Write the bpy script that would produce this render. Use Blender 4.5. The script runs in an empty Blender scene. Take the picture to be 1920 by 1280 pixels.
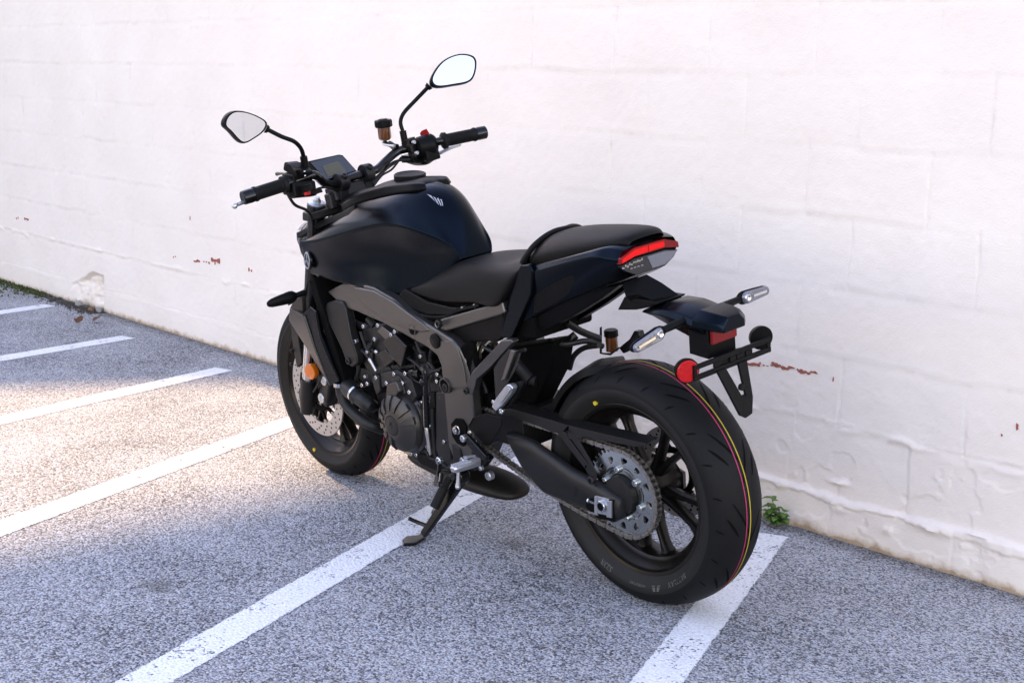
import bpy, bmesh, math, random
import numpy as np
from mathutils import Vector, Matrix, Euler
random.seed(7); rng = np.random.default_rng(7)
PI = math.pi
S = bpy.context.scene
COL = S.collection

# ---------------------------------------------------------------- camera
cam_d = bpy.data.cameras.new('camera'); cam = bpy.data.objects.new('camera', cam_d); COL.objects.link(cam)
cam_d.sensor_width = 36.0; cam_d.lens = 48.949; cam_d.clip_start = .05; cam_d.clip_end = 2000
_r = Vector((0.66102097, 0.74974042, 0.03066891)); _d = Vector((0.15300742, -0.09466303, -0.98368066)); _f = Vector((-0.73460194, 0.65492611, -0.1772901))
cam.matrix_world = Matrix.Translation((2.2925, -3.3617, 1.27195)) @ Matrix((_r, -_d, -_f)).transposed().to_4x4()
S.camera = cam
# ---------------------------------------------------------------- sky, sun, exposure
SUN_E, SUN_A = math.radians(23), math.radians(177)       # elevation; azimuth measured from +X towards +Y
w = bpy.data.worlds.new('World'); S.world = w; w.use_nodes = True
nt = w.node_tree; nt.nodes.clear()
sky = nt.nodes.new('ShaderNodeTexSky'); sky.sky_type = 'NISHITA'; sky.sun_disc = False
sky.sun_elevation = SUN_E; sky.sun_rotation = PI/2 - SUN_A
sky.air_density = 1.0; sky.dust_density = .3; sky.ozone_density = 2.0
bg = nt.nodes.new('ShaderNodeBackground'); bg.inputs[1].default_value = .15
wo = nt.nodes.new('ShaderNodeOutputWorld')
nt.links.new(sky.outputs[0], bg.inputs[0]); nt.links.new(bg.outputs[0], wo.inputs[0])
sun_d = bpy.data.lights.new('sun', 'SUN'); sun_d.energy = 2.0; sun_d.angle = math.radians(1.0); sun_d.color = (1, .92, .68)
sun = bpy.data.objects.new('sun', sun_d); COL.objects.link(sun)
_sd = Vector((math.cos(SUN_E)*math.cos(SUN_A), math.cos(SUN_E)*math.sin(SUN_A), math.sin(SUN_E)))
sun.rotation_euler = _sd.to_track_quat('Z', 'Y').to_euler(); sun.location = (-8, -2, 6)
V = S.view_settings
V.view_transform = 'Standard'; V.look = 'None'; V.gamma = 1; V.exposure = 2.6
V.use_white_balance = True; V.white_balance_temperature = 8900; V.white_balance_tint = 30

# ---------------------------------------------------------------- materials
def mat(name, col, rough=.5, metal=0., spec=.5, coat=0., bump=0., bscale=300., var=0., vscale=20., emit=None, estr=0., trans=0., alpha=1., ior=1.45, aniso=0.):
    m = bpy.data.materials.new(name); m.use_nodes = True
    n = m.node_tree.nodes; l = m.node_tree.links; b = n['Principled BSDF']
    b.inputs['Base Color'].default_value = (*col, 1); b.inputs['Roughness'].default_value = rough
    b.inputs['Metallic'].default_value = metal; b.inputs['Specular IOR Level'].default_value = spec
    b.inputs['IOR'].default_value = ior
    b.inputs['Coat Weight'].default_value = coat; b.inputs['Transmission Weight'].default_value = trans
    b.inputs['Alpha'].default_value = alpha
    if emit: b.inputs['Emission Color'].default_value = (*emit, 1); b.inputs['Emission Strength'].default_value = estr
    tc = n.new('ShaderNodeTexCoord')
    if bump:
        t = n.new('ShaderNodeTexNoise'); t.inputs['Scale'].default_value = bscale; t.inputs['Detail'].default_value = 3
        bp = n.new('ShaderNodeBump'); bp.inputs['Strength'].default_value = bump; bp.inputs['Distance'].default_value = .001
        l.new(tc.outputs['Object'], t.inputs['Vector']); l.new(t.outputs['Fac'], bp.inputs['Height']); l.new(bp.outputs[0], b.inputs['Normal'])
    if var:
        t = n.new('ShaderNodeTexNoise'); t.inputs['Scale'].default_value = vscale; t.inputs['Detail'].default_value = 4
        mx = n.new('ShaderNodeMapRange'); mx.inputs['To Min'].default_value = rough-var; mx.inputs['To Max'].default_value = rough+var
        l.new(tc.outputs['Object'], t.inputs['Vector']); l.new(t.outputs['Fac'], mx.inputs['Value']); l.new(mx.outputs[0], b.inputs['Roughness'])
    return m
M = dict(
 paint=mat('matte_black_paint', (.0015,.0015,.0018),   .24, .0, .18, bump=.06, bscale=1400),
 shroud=mat('shroud_grey', (.045,.041,.038), .38, .8, .5, bump=.2, bscale=1300),
 gloss=mat('gloss_black', (.003,.003,.0034), .22, 0, .4),
 plastic=mat('black_plastic', (.004,.004,.0042), .38, 0, .10, bump=.25, bscale=1500),
 vinyl=mat('seat_vinyl', (.005,.0046,.0045), .44, 0, .12, bump=.5, bscale=900),
 frame=mat('frame_grey', (.105,.098,.092), .36, .85, .5, bump=.25, bscale=1300),
 cast=mat('black_casting', (.024,.023,.023), .42, .7, .5, bump=.35, bscale=900),
 engine=mat('engine_black', (.02,.02,.021), .4, .6, .5, bump=.3, bscale=700),
 cover=mat('engine_cover_grey', (.06,.055,.052), .38, .8, .5, bump=.3, bscale=900),
 dark=mat('deep_black', (.0012,.0012,.0012), .8, 0, .1),
 rubber=mat('rubber', (.007,.007,.0073), .55, 0, .12, bump=.3, bscale=500, var=.08),
 sidewall=mat('tyre_sidewall', (.012,.0115,.011), .55, 0, .2, bump=.2, bscale=700),
 tyretext=mat('tyre_lettering', (.055,.053,.05), .5),
 rim=mat('rim_black', (.016,.013,.011), .3, .7, .5),
 steel=mat('brushed_steel', (.45,.45,.44), .3, 1., .5, var=.08, vscale=40),
 disc=mat('disc_steel', (.42,.4,.39), .42, .8, .5),
 zinc=mat('zinc_plate', (.42,.44,.43), .26, 1., .5),
 chrome=mat('chrome', (.55,.55,.56), .14, 1.),
 alu=mat('cast_aluminium', (.46,.475,.5), .34, .9),
 mirror=mat('mirror_glass', (.72,.73,.75), .02, 1.),
 gold=mat('gold_magnesium', (.5,.36,.2), .42, .6),
 exhaust=mat('exhaust_steel', (.025,.021,.018), .55, .7, var=.12, vscale=15),
 chain=mat('chain_steel', (.3,.27,.245), .33, .9),
 red=mat('red_switch', (.5,.01,.012), .4),
 redlens=mat('red_lens', (.17,.002,.003), .3, 0, .25, coat=.1),
 redlit=mat('red_lens_lit', (.25,.003,.004), .35, 0, .2, bump=1., bscale=260, emit=(1,.006,.003), estr=.10),
 clear=mat('clear_lens', (.11,.12,.155), .18, .4, spec=.6, coat=1, bump=.9, bscale=120),
 smoke=mat('smoked_lens', (.02,.02,.022), .1, 0, .35, coat=.1),
 amber=mat('amber_lens', (.55,.11,.006), .2, 0, .6, coat=.5),
 fluid=mat('amber_fluid', (.10,.028,.005), .15, 0, .6, coat=1),
 screen=mat('display_glass', (.012,.012,.014), .06, 0, .6, coat=1),
 lcd=mat('display_panel', (.07,.065,.04), .25),
 magenta=mat('tyre_magenta_line', (.32,.015,.07), .6),
 yellow=mat('tyre_yellow_line', (.36,.26,.02), .6),
 yellowdot=mat('yellow_dot', (.5,.36,.015), .6),
 emblem=mat('emblem_silver', (.35,.36,.38), .4, .6),
 white=mat('white_mark', (.8,.8,.8), .5),
 spring=mat('spring_steel', (.5,.46,.4), .3, .9),
 hose=mat('hose_rubber', (.006,.006,.006), .55, 0, .4, bump=.3, bscale=300),
)

M['paint'].node_tree.nodes['Principled BSDF'].inputs['Specular Tint'].default_value = (.3, .62, 1, 1)   # blue sky reflection put into the sheen of the satin black
# ---------------------------------------------------------------- mesh helpers
def v3(a): return Vector(a)
def catmull(P, n=6, closed=False):
    P = [Vector(q) for q in P]; out = []; N = len(P)
    if N < 3: return P
    rngN = N if closed else N-1
    for i in range(rngN):
        g = (lambda k: P[k % N]) if closed else (lambda k: P[min(max(k, 0), N-1)])
        a, b, c, d = g(i-1), g(i), g(i+1), g(i+2)
        for k in range(n):
            t = k/n
            out.append(.5*((2*b)+(c-a)*t+(2*a-5*b+4*c-d)*t*t+(3*b-a-3*c+d)*t**3))
    if not closed: out.append(P[-1])
    return out
def interp(vals, n):
    m = len(vals)-1; return [vals[min(int(i/(n-1)*m), m-1)]*(1-(i/(n-1)*m-min(int(i/(n-1)*m), m-1)))+vals[min(int(i/(n-1)*m), m-1)+1]*(i/(n-1)*m-min(int(i/(n-1)*m), m-1)) for i in range(n)]
def axes(d, up=(0,0,1)):
    d = Vector(d).normalized(); u = Vector(up)
    if abs(d.dot(u)) > .95: u = Vector((1,0,0))
    x = u.cross(d).normalized(); y = d.cross(x); return x, y, d

class MB:
    def __init__(s): s.v, s.f, s.m = [], [], []
    def add(s, vs, fs, mi=0):
        o = len(s.v); s.v += [tuple(q) for q in vs]; s.f += [tuple(i+o for i in f) for f in fs]; s.m += [mi]*len(fs)
    def prism(s, pts, vec, mi=0, scale=1.):
        pts = [Vector(q) for q in pts]; n = len(pts); vec = Vector(vec)
        c = sum(pts, Vector())/n
        back = [c+(q-c)*scale+vec for q in pts]
        fs = [tuple(range(n)), tuple(range(2*n-1, n-1, -1))]+[(i, n+i, n+(i+1) % n, (i+1) % n) for i in range(n)]
        s.add(pts+back, fs, mi); return s
    def loft(s, rings, cap=True, mi=0):
        n = len(rings[0]); vs = [q for r in rings for q in r]; fs = []
        for j in range(len(rings)-1):
            for i in range(n): fs.append((j*n+i, j*n+(i+1) % n, (j+1)*n+(i+1) % n, (j+1)*n+i))
        if cap: fs += [tuple(range(n-1, -1, -1)), tuple(range((len(rings)-1)*n, len(rings)*n))]
        s.add(vs, fs, mi); return s
    def tube(s, P, r, n=12, res=6, smooth=True, mi=0, flat=1., up=(0,0,1), closed=False):
        Q = catmull(P, res, closed) if smooth else [Vector(q) for q in P]
        R = interp(list(r), len(Q)) if isinstance(r, (list, tuple)) else [r]*len(Q)
        rings = []; px = None; N = len(Q)
        for i, q in enumerate(Q):
            if closed: d = Q[(i+1) % N]-Q[i-1]
            else: d = Q[min(i+1, N-1)]-Q[max(i-1, 0)]
            d.normalize()
            if px is None: x, y, _ = axes(d, up)
            else:
                x = px-d*px.dot(d); x.normalize(); y = d.cross(x)
            px = x
            rings.append([q+x*(R[i]*math.cos(2*PI*k/n))+y*(R[i]*flat*math.sin(2*PI*k/n)) for k in range(n)])
        if closed: rings.append(rings[0])
        return s.loft(rings, not closed, mi)
    def lathe(s, c, axis, prof, n=32, mi=0, cap=True, ph=0.):
        x, y, d = axes(axis); c = Vector(c)
        rings = [[c+d*t+x*(r*math.cos(2*PI*k/n+ph))+y*(r*math.sin(2*PI*k/n+ph)) for k in range(n)] for t, r in prof]
        return s.loft(rings, cap, mi)
    def box(s, c, size, rot=(0,0,0), mi=0):
        R = Euler(rot).to_matrix(); c = Vector(c); a, b, e = [q/2 for q in size]
        vs = [c+R@Vector((i*a, j*b, k*e)) for i in (-1,1) for j in (-1,1) for k in (-1,1)]
        s.add(vs, [(0,1,3,2),(4,6,7,5),(0,4,5,1),(2,3,7,6),(0,2,6,4),(1,5,7,3)], mi); return s
    def beam(s, a, b, w, h, up=(0,1,0), mi=0, w2=None, h2=None):
        a, b = Vector(a), Vector(b); x, y, d = axes(b-a, up); w2 = w2 or w; h2 = h2 or h
        q = lambda c, w, h: [c+x*w/2+y*h/2, c-x*w/2+y*h/2, c-x*w/2-y*h/2, c+x*w/2-y*h/2]
        return s.loft([q(a, w, h), q(b, w2, h2)], True, mi)
    def bolt(s, c, axis=(0,1,0), r=.006, h=.006, mi=0):
        s.lathe(c, axis, [(-.004, r*.98), (h*.8, r), (h, r*.82), (h, r*.48), (h*.45, r*.45)], 14, mi); return s
    def sphere(s, c, r, n=14, mi=0, sq=(1,1,1)):
        c = Vector(c); rings = []
        for j in range(1, n):
            a = PI*j/n; rings.append([c+Vector((r*sq[0]*math.sin(a)*math.cos(2*PI*k/(2*n)), r*sq[1]*math.sin(a)*math.sin(2*PI*k/(2*n)), -r*sq[2]*math.cos(a))) for k in range(2*n)])
        return s.loft(rings, True, mi)
    def build(s, name, mats, parent=None, bevel=0., seg=2, sub=0, sharp=35, xf=None, smooth=True):
        me = bpy.data.meshes.new(name)
        vs = [tuple(xf(Vector(q))) for q in s.v] if xf else s.v
        me.from_pydata(vs, [], s.f)
        bm = bmesh.new(); bm.from_mesh(me); bmesh.ops.recalc_face_normals(bm, faces=bm.faces); bm.to_mesh(me); bm.free()
        mats = mats if isinstance(mats, (list, tuple)) else [mats]
        for q in mats: me.materials.append(M[q] if isinstance(q, str) else q)
        if len(mats) > 1: me.polygons.foreach_set('material_index', s.m)
        if smooth:
            me.shade_smooth()
            if sharp: me.set_sharp_from_angle(angle=math.radians(sharp))
        o = bpy.data.objects.new(name, me); COL.objects.link(o)
        if parent is not None: o.parent = parent
        if sub:
            k = o.modifiers.new('subdivision', 'SUBSURF'); k.levels = k.render_levels = sub
        if bevel:
            k = o.modifiers.new('bevel', 'BEVEL'); k.width = bevel; k.segments = seg; k.limit_method = 'ANGLE'; k.angle_limit = math.radians(30); k.harden_normals = True
        return o
def split_parts(mb):
    par = list(range(len(mb.v)))
    def find(i):
        while par[i] != i: par[i] = par[par[i]]; i = par[i]
        return i
    for f in mb.f:
        r = find(f[0])
        for i in f[1:]: par[find(i)] = r
    groups = {}
    for k, f in enumerate(mb.f): groups.setdefault(find(f[0]), []).append(k)
    out = []
    for g in groups.values():
        ids = sorted({i for k in g for i in mb.f[k]}); mp = {i: j for j, i in enumerate(ids)}
        q = MB(); q.v = [mb.v[i] for i in ids]; q.f = [tuple(mp[i] for i in mb.f[k]) for k in g]; q.m = [mb.m[k] for k in g]; out.append(q)
    return out
def build_each(mb, name, mats, parent, **kw): return [q.build(name, mats, parent, **kw) for q in split_parts(mb)]
def tag(o, label=None, cat=None, group=None, kind=None):
    if label: o['label'] = label
    if cat: o['category'] = cat
    if group: o['group'] = group
    if kind: o['kind'] = kind
    return o
def flipy(P): return [(a, -b, c) for a, b, c in P]
def cage(name, rows, mats, parent, mirror=True, crease=(), sub=3, thick=0., ends=(), sharp=0):
    """control cage: rows run from the middle (y=0) down the left side, columns from front to rear; mirrored to the right"""
    nr, nc = len(rows), len(rows[0])
    bm = bmesh.new(); G = []
    for r in rows: G.append([bm.verts.new(q) for q in r])
    F = []
    for i in range(nr-1):
        for j in range(nc-1):
            q = [G[i][j], G[i][j+1], G[i+1][j+1], G[i+1][j]]
            q2 = []
            for a in q:
                if a not in q2: q2.append(a)
            F.append(bm.faces.new(q2))
    cl = bm.edges.layers.float.new('crease_edge')
    for i, c in crease:
        for j in range(nc-1):
            e = bm.edges.get((G[i][j], G[i][j+1]))
            if e: e[cl] = c
    for jc, c in ends:
        for i in range(nr-1):
            e = bm.edges.get((G[i][jc], G[i+1][jc]))
            if e: e[cl] = c
    if mirror:
        geom = bm.verts[:]+bm.edges[:]+bm.faces[:]
        bmesh.ops.mirror(bm, geom=geom, matrix=Matrix.Identity(4), merge_dist=1e-4, axis='Y')
    bmesh.ops.remove_doubles(bm, verts=bm.verts, dist=1e-4)
    bmesh.ops.recalc_face_normals(bm, faces=bm.faces)
    me = bpy.data.meshes.new(name); bm.to_mesh(me); bm.free(); me.shade_smooth()
    for q in (mats if isinstance(mats, (list, tuple)) else [mats]): me.materials.append(M[q])
    o = bpy.data.objects.new(name, me); COL.objects.link(o); o.parent = parent
    if thick:
        k = o.modifiers.new('thickness', 'SOLIDIFY'); k.thickness = thick; k.offset = -1; k.use_even_offset = False; k.edge_crease_rim = .7
    k = o.modifiers.new('subdivision', 'SUBSURF'); k.levels = k.render_levels = sub
    return o
# ================================================================ SETTING
def nodes(name):
    m = bpy.data.materials.new(name); m.use_nodes = True
    return m, m.node_tree.nodes, m.node_tree.links, m.node_tree.nodes['Principled BSDF']
def N(n, typ, **kw):
    q = n.new(typ)
    for k, val in kw.items():
        if k.startswith('_'): setattr(q, k[1:], val)
        else: q.inputs[k.replace('0', ' ')].default_value = val
    return q
def mathn(n, l, op, a, b=None, c=None, clamp=False):
    q = n.new('ShaderNodeMath'); q.operation = op; q.use_clamp = clamp
    for i, x in enumerate((a, b, c)):
        if x is None: continue
        if isinstance(x, (int, float)): q.inputs[i].default_value = x
        else: l.new(x, q.inputs[i])
    return q.outputs[0]
def ramp(n, l, src, stops):
    q = n.new('ShaderNodeValToRGB'); e = q.color_ramp.elements
    while len(e) < len(stops): e.new(.5)
    for k, (p, c) in enumerate(stops): e[k].position = p; e[k].color = (*c, 1) if len(c) == 3 else c
    l.new(src, q.inputs[0]); return q.outputs[0]
# ---- asphalt: one sheet to the horizon
def asphalt_nodes(n, l, co):
    wv = N(n, 'ShaderNodeTexNoise', Scale=90., Detail=2.); l.new(co, wv.inputs['Vector'])
    add = n.new('ShaderNodeVectorMath'); add.operation = 'MULTIPLY_ADD'; l.new(wv.outputs['Color'], add.inputs[0]); add.inputs[1].default_value = (.006,.006,.006); l.new(co, add.inputs[2])
    vo = N(n, 'ShaderNodeTexVoronoi', Scale=180.); l.new(add.outputs[0], vo.inputs['Vector'])
    v2 = N(n, 'ShaderNodeTexVoronoi', Scale=420.); l.new(add.outputs[0], v2.inputs['Vector'])
    sep = n.new('ShaderNodeSeparateColor'); l.new(vo.outputs['Color'], sep.inputs[0])
    sp2 = n.new('ShaderNodeSeparateColor'); l.new(v2.outputs['Color'], sp2.inputs[0])
    mixv = mathn(n, l, 'MULTIPLY_ADD', sp2.outputs[0], .35, mathn(n, l, 'MULTIPLY', sep.outputs[0], .65))
    big = N(n, 'ShaderNodeTexNoise', Scale=2.2, Detail=5.); l.new(co, big.inputs['Vector'])
    bb = mathn(n, l, 'MULTIPLY_ADD', big.outputs['Fac'], .5, -.25)
    val = mathn(n, l, 'ADD', mixv, bb)
    col = ramp(n, l, val, [(.12, (.05,.049,.05)), (.28, (.2,.195,.195)), (.45, (.40,.39,.385)), (.66, (.54,.53,.52)), (.9, (.68,.66,.645))])
    hue = n.new('ShaderNodeMix'); hue.data_type = 'RGBA'; hue.blend_type = 'MULTIPLY'
    tint = ramp(n, l, sep.outputs[1], [(0, (1.0,.95,.92)), (.5, (.93,.97,1.04)), (1, (.86,.95,1.1))])
    hue.inputs[0].default_value = 1; l.new(col, hue.inputs[6]); l.new(tint, hue.inputs[7])
    gap = mathn(n, l, 'MULTIPLY', vo.outputs['Distance'], 1.)
    dk = ramp(n, l, gap, [(.45, (1,1,1)), (.82, (.38,.38,.4))])
    h2 = n.new('ShaderNodeMix'); h2.data_type = 'RGBA'; h2.blend_type = 'MULTIPLY'; h2.inputs[0].default_value = 1
    l.new(hue.outputs[2], h2.inputs[6]); l.new(dk, h2.inputs[7])
    hgt = mathn(n, l, 'MULTIPLY_ADD', gap, -1., mathn(n, l, 'MULTIPLY', sep.outputs[2], .6))
    return h2.outputs[2], hgt, big.outputs['Fac']
am, n, l, b = nodes('asphalt')
tc = n.new('ShaderNodeTexCoord')
acol, ah, abig = asphalt_nodes(n, l, tc.outputs['Object'])
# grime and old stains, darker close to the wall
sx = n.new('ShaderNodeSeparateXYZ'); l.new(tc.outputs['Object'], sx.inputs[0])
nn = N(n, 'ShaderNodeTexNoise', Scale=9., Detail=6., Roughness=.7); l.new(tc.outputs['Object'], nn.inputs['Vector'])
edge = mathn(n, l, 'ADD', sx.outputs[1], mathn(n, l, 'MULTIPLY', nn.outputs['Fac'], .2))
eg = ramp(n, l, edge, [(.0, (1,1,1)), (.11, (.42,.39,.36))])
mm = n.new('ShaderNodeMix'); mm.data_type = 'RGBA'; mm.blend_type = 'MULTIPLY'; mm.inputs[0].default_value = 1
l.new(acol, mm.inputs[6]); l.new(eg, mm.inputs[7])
sp = N(n, 'ShaderNodeTexNoise', Scale=26., Detail=3.); l.new(tc.outputs['Object'], sp.inputs['Vector'])
spots = ramp(n, l, mathn(n, l, 'MULTIPLY_ADD', sp.outputs['Fac'], .7, mathn(n, l, 'MULTIPLY', abig, .3)), [(.30, (.42,.40,.39)), (.36, (.85,.84,.83)), (.44, (1,1,1))])
m2 = n.new('ShaderNodeMix'); m2.data_type = 'RGBA'; m2.blend_type = 'MULTIPLY'; m2.inputs[0].default_value = 1
l.new(mm.outputs[2], m2.inputs[6]); l.new(spots, m2.inputs[7])
cv = N(n, 'ShaderNodeTexVoronoi', Scale=.55); cv.feature = 'DISTANCE_TO_EDGE'
cw = N(n, 'ShaderNodeTexNoise', Scale=5., Detail=6., Roughness=.7); l.new(tc.outputs['Object'], cw.inputs['Vector'])
ca = n.new('ShaderNodeVectorMath'); ca.operation = 'MULTIPLY_ADD'; l.new(cw.outputs['Color'], ca.inputs[0]); ca.inputs[1].default_value = (.35,.35,.35); l.new(tc.outputs['Object'], ca.inputs[2]); l.new(ca.outputs[0], cv.inputs['Vector'])
ov = N(n, 'ShaderNodeTexVoronoi', Scale=1.7); l.new(ca.outputs[0], ov.inputs['Vector'])
oil = ramp(n, l, mathn(n, l, 'MULTIPLY_ADD', nn.outputs['Fac'], .12, ov.outputs['Distance']), [(.10, (.62,.60,.58)), (.17, (1,1,1))])
m3 = n.new('ShaderNodeMix'); m3.data_type = 'RGBA'; m3.blend_type = 'MULTIPLY'; m3.inputs[0].default_value = 1
l.new(m2.outputs[2], m3.inputs[6]); l.new(oil, m3.inputs[7])
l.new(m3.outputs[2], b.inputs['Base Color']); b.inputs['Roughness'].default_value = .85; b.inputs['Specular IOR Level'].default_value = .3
bp = N(n, 'ShaderNodeBump', Strength=.9, Distance=.006); l.new(ah, bp.inputs['Height']); l.new(bp.outputs[0], b.inputs['Normal'])
g = MB(); g.add([(-400,-400,0),(400,-400,0),(400,400,0),(-400,400,0)], [(0,1,2,3)])
tag(g.build('ground', am), 'grey asphalt parking lot of coarse pale aggregate', 'asphalt', kind='structure')

# ---- painted lines
pm, n, l, b = nodes('worn_white_paint')
tc = n.new('ShaderNodeTexCoord'); co = tc.outputs['Object']
geo = n.new('ShaderNodeNewGeometry')
a1 = N(n, 'ShaderNodeTexNoise', Scale=38., Detail=5., Roughness=.7); l.new(geo.outputs['Position'], a1.inputs['Vector'])
a2 = N(n, 'ShaderNodeTexNoise', Scale=150., Detail=3.); l.new(geo.outputs['Position'], a2.inputs['Vector'])
a3 = N(n, 'ShaderNodeTexNoise', Scale=6., Detail=2.); l.new(geo.outputs['Position'], a3.inputs['Vector'])
s3 = n.new('ShaderNodeSeparateXYZ'); l.new(co, s3.inputs[0])
ed = mathn(n, l, 'ABSOLUTE', s3.outputs[0])
ed = mathn(n, l, 'MULTIPLY_ADD', a1.outputs['Fac'], .024, ed)
ed = mathn(n, l, 'MULTIPLY_ADD', a2.outputs['Fac'], .012, ed)
inside = mathn(n, l, 'LESS_THAN', ed, .0715)
hole = mathn(n, l, 'ADD', mathn(n, l, 'MULTIPLY', a1.outputs['Fac'], .6), mathn(n, l, 'MULTIPLY', a2.outputs['Fac'], .4))
hole = mathn(n, l, 'MULTIPLY_ADD', a3.outputs['Fac'], .34, hole)
keep = mathn(n, l, 'GREATER_THAN', hole, .575)
al = mathn(n, l, 'MULTIPLY', inside, keep)
l.new(al, b.inputs['Alpha'])
pc = ramp(n, l, a2.outputs['Fac'], [(.3, (.58,.58,.59)), (.55, (.76,.76,.77)), (.8, (.83,.83,.83))])
l.new(pc, b.inputs['Base Color']); b.inputs['Roughness'].default_value = .75
vo = N(n, 'ShaderNodeTexVoronoi', Scale=135.); l.new(geo.outputs['Position'], vo.inputs['Vector'])
bp = N(n, 'ShaderNodeBump', Strength=.5, Distance=.005); l.new(mathn(n, l, 'MULTIPLY', vo.outputs['Distance'], -1.), bp.inputs['Height']); l.new(bp.outputs[0], b.inputs['Normal'])
LN = [((-1.50,-1.915),(-2.135,-.53),.25), ((-.31,-2.07),(-1.026,-.53),.45), ((.367,-1.19),(-.148,-.134),0), ((-2.7,-1.56),(-3.142,-.245),0), ((-3.85,-1.10),(-4.093,-.24),0), ((-5.1,-.55),(-5.23,-.155),0)]
for k, (a, e, ext) in enumerate(LN):
    a = Vector((*a, 0)); e = Vector((*e, 0)); d = (e-a).normalized(); e = e+d*ext; a = e-d*4.6
    L = (e-a).length; m = MB(); m.add([(-.075,0,0),(.075,0,0),(.075,L,0),(-.075,L,0)], [(0,1,2,3)])
    o = m.build('parking_line', pm); o.location = (a.x, a.y, .0016); o.rotation_euler = (0, 0, math.atan2(d.y, d.x)-PI/2)
    tag(o, kind='structure')

# ---- painted block wall with real relief
wm, n, l, b = nodes('painted_block')
tc = n.new('ShaderNodeTexCoord'); co = tc.outputs['Object']
sx = n.new('ShaderNodeSeparateXYZ'); l.new(co, sx.inputs[0])
f1 = N(n, 'ShaderNodeTexNoise', Scale=190., Detail=6., Roughness=.65); l.new(co, f1.inputs['Vector'])
f2 = N(n, 'ShaderNodeTexNoise', Scale=24., Detail=6., Roughness=.6); l.new(co, f2.inputs['Vector'])
f3 = N(n, 'ShaderNodeTexNoise', Scale=2.5, Detail=4.); l.new(co, f3.inputs['Vector'])
at = n.new('ShaderNodeAttribute'); at.attribute_name = 'mortar'
hh = mathn(n, l, 'MULTIPLY_ADD', f1.outputs['Fac'], .35, mathn(n, l, 'MULTIPLY', f2.outputs['Fac'], .65))
bp = N(n, 'ShaderNodeBump', Strength=.34, Distance=.012); l.new(hh, bp.inputs['Height']); l.new(bp.outputs[0], b.inputs['Normal'])
base = ramp(n, l, f3.outputs['Fac'], [(.3, (.735,.645,.58)), (.7, (.775,.69,.625))])
# tan grime along the foot of the wall
zz = mathn(n, l, 'MULTIPLY_ADD', f2.outputs['Fac'], -.05, mathn(n, l, 'ADD', sx.outputs[2], .020))
gr = ramp(n, l, zz, [(0., (.5,.4,.3)), (.006, (.75,.68,.6)), (.022, (1,1,1))])
mx = n.new('ShaderNodeMix'); mx.data_type = 'RGBA'; mx.blend_type = 'MULTIPLY'; mx.inputs[0].default_value = 1
l.new(base, mx.inputs[6]); l.new(gr, mx.inputs[7])
# hairline cracks and chipped joints
jn = N(n, 'ShaderNodeTexNoise', Scale=7., Detail=5., Roughness=.7); l.new(co, jn.inputs['Vector'])
jf = mathn(n, l, 'MULTIPLY', at.outputs['Fac'], ramp(n, l, jn.outputs['Fac'], [(.52, (0,0,0)), (.66, (1,1,1))]))
mj = n.new('ShaderNodeMix'); mj.data_type = 'RGBA'; l.new(mathn(n, l, 'MULTIPLY', jf, .3), mj.inputs[0]); l.new(mx.outputs[2], mj.inputs[6]); mj.inputs[7].default_value = (.3,.25,.22,1)
l.new(mj.outputs[2], b.inputs['Base Color']); b.inputs['Roughness'].default_value = .6; b.inputs['Specular IOR Level'].default_value = .3
Z0, CH, BW = .126, .2032, .4064
xs = np.concatenate([np.arange(-9., -5.6, .014), np.arange(-5.6, -4.7, .006), np.arange(-4.7, -1.2, .010), np.arange(-1.2, 1.6, .0048)])
zs = np.concatenate([np.arange(-.03, .46, .0048), np.arange(.46, 2.2, .0095)])
X, Z = np.meshgrid(xs, zs)
def vnoise(X, Z, sc, seed):
    r = np.random.default_rng(seed); T = r.random((256, 256)); u, v = X*sc+400, Z*sc+400
    i, j = np.floor(u).astype(int), np.floor(v).astype(int); fu, fv = u-i, v-j; fu = fu*fu*(3-2*fu); fv = fv*fv*(3-2*fv)
    q = lambda a, c: T[a % 256, c % 256]
    return (q(i,j)*(1-fu)+q(i+1,j)*fu)*(1-fv)+(q(i,j+1)*(1-fu)+q(i+1,j+1)*fu)*fv-.5
wob = .012*vnoise(X, Z, 6, 1)+.006*vnoise(X, Z, 22, 2)
wobx = .012*vnoise(X, Z, 7, 3)+.006*vnoise(X, Z, 25, 4)
row = np.floor((Z+wob-Z0)/CH); dz = np.abs((Z+wob-Z0)/CH-np.round((Z+wob-Z0)/CH))*CH
off = np.where(row.astype(int) % 2 == 1, -.035, -.20)
xx = (X+wobx-off)/BW; dx = np.abs(xx-np.round(xx))*BW
blk = np.round(xx-.5)+row*57
tilt = (np.sin(blk*12.9898)*43758.5453) % 1-.5
str_h = .1+.9*np.clip(vnoise(X, Z, 2.2, 5)+.5, 0, 1); str_v = np.clip(.2+1.1*vnoise(X, Z, 3.1, 6)+.4, .12, 1)
gh = np.exp(-(dz/.006)**2)*str_h; gv = np.exp(-(dx/.005)**2)*str_v
mort = np.maximum(gh, gv)
D = -.0014*gh-.0026*gv+.0022*tilt*(1-mort)
lip = np.exp(-((dz-.011)/.006)**2)*np.sign((Z+wob-Z0)/CH-np.round((Z+wob-Z0)/CH))
D += .0009*lip*str_h
D += .005*vnoise(X, Z, 1.3, 7)+.0032*vnoise(X, Z, 9, 8)+.0012*vnoise(X, Z, 45, 9)
sst = lambda a, b_, x: np.clip((x-a)/(b_-a), 0, 1)**2*(3-2*np.clip((x-a)/(b_-a), 0, 1))
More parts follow.
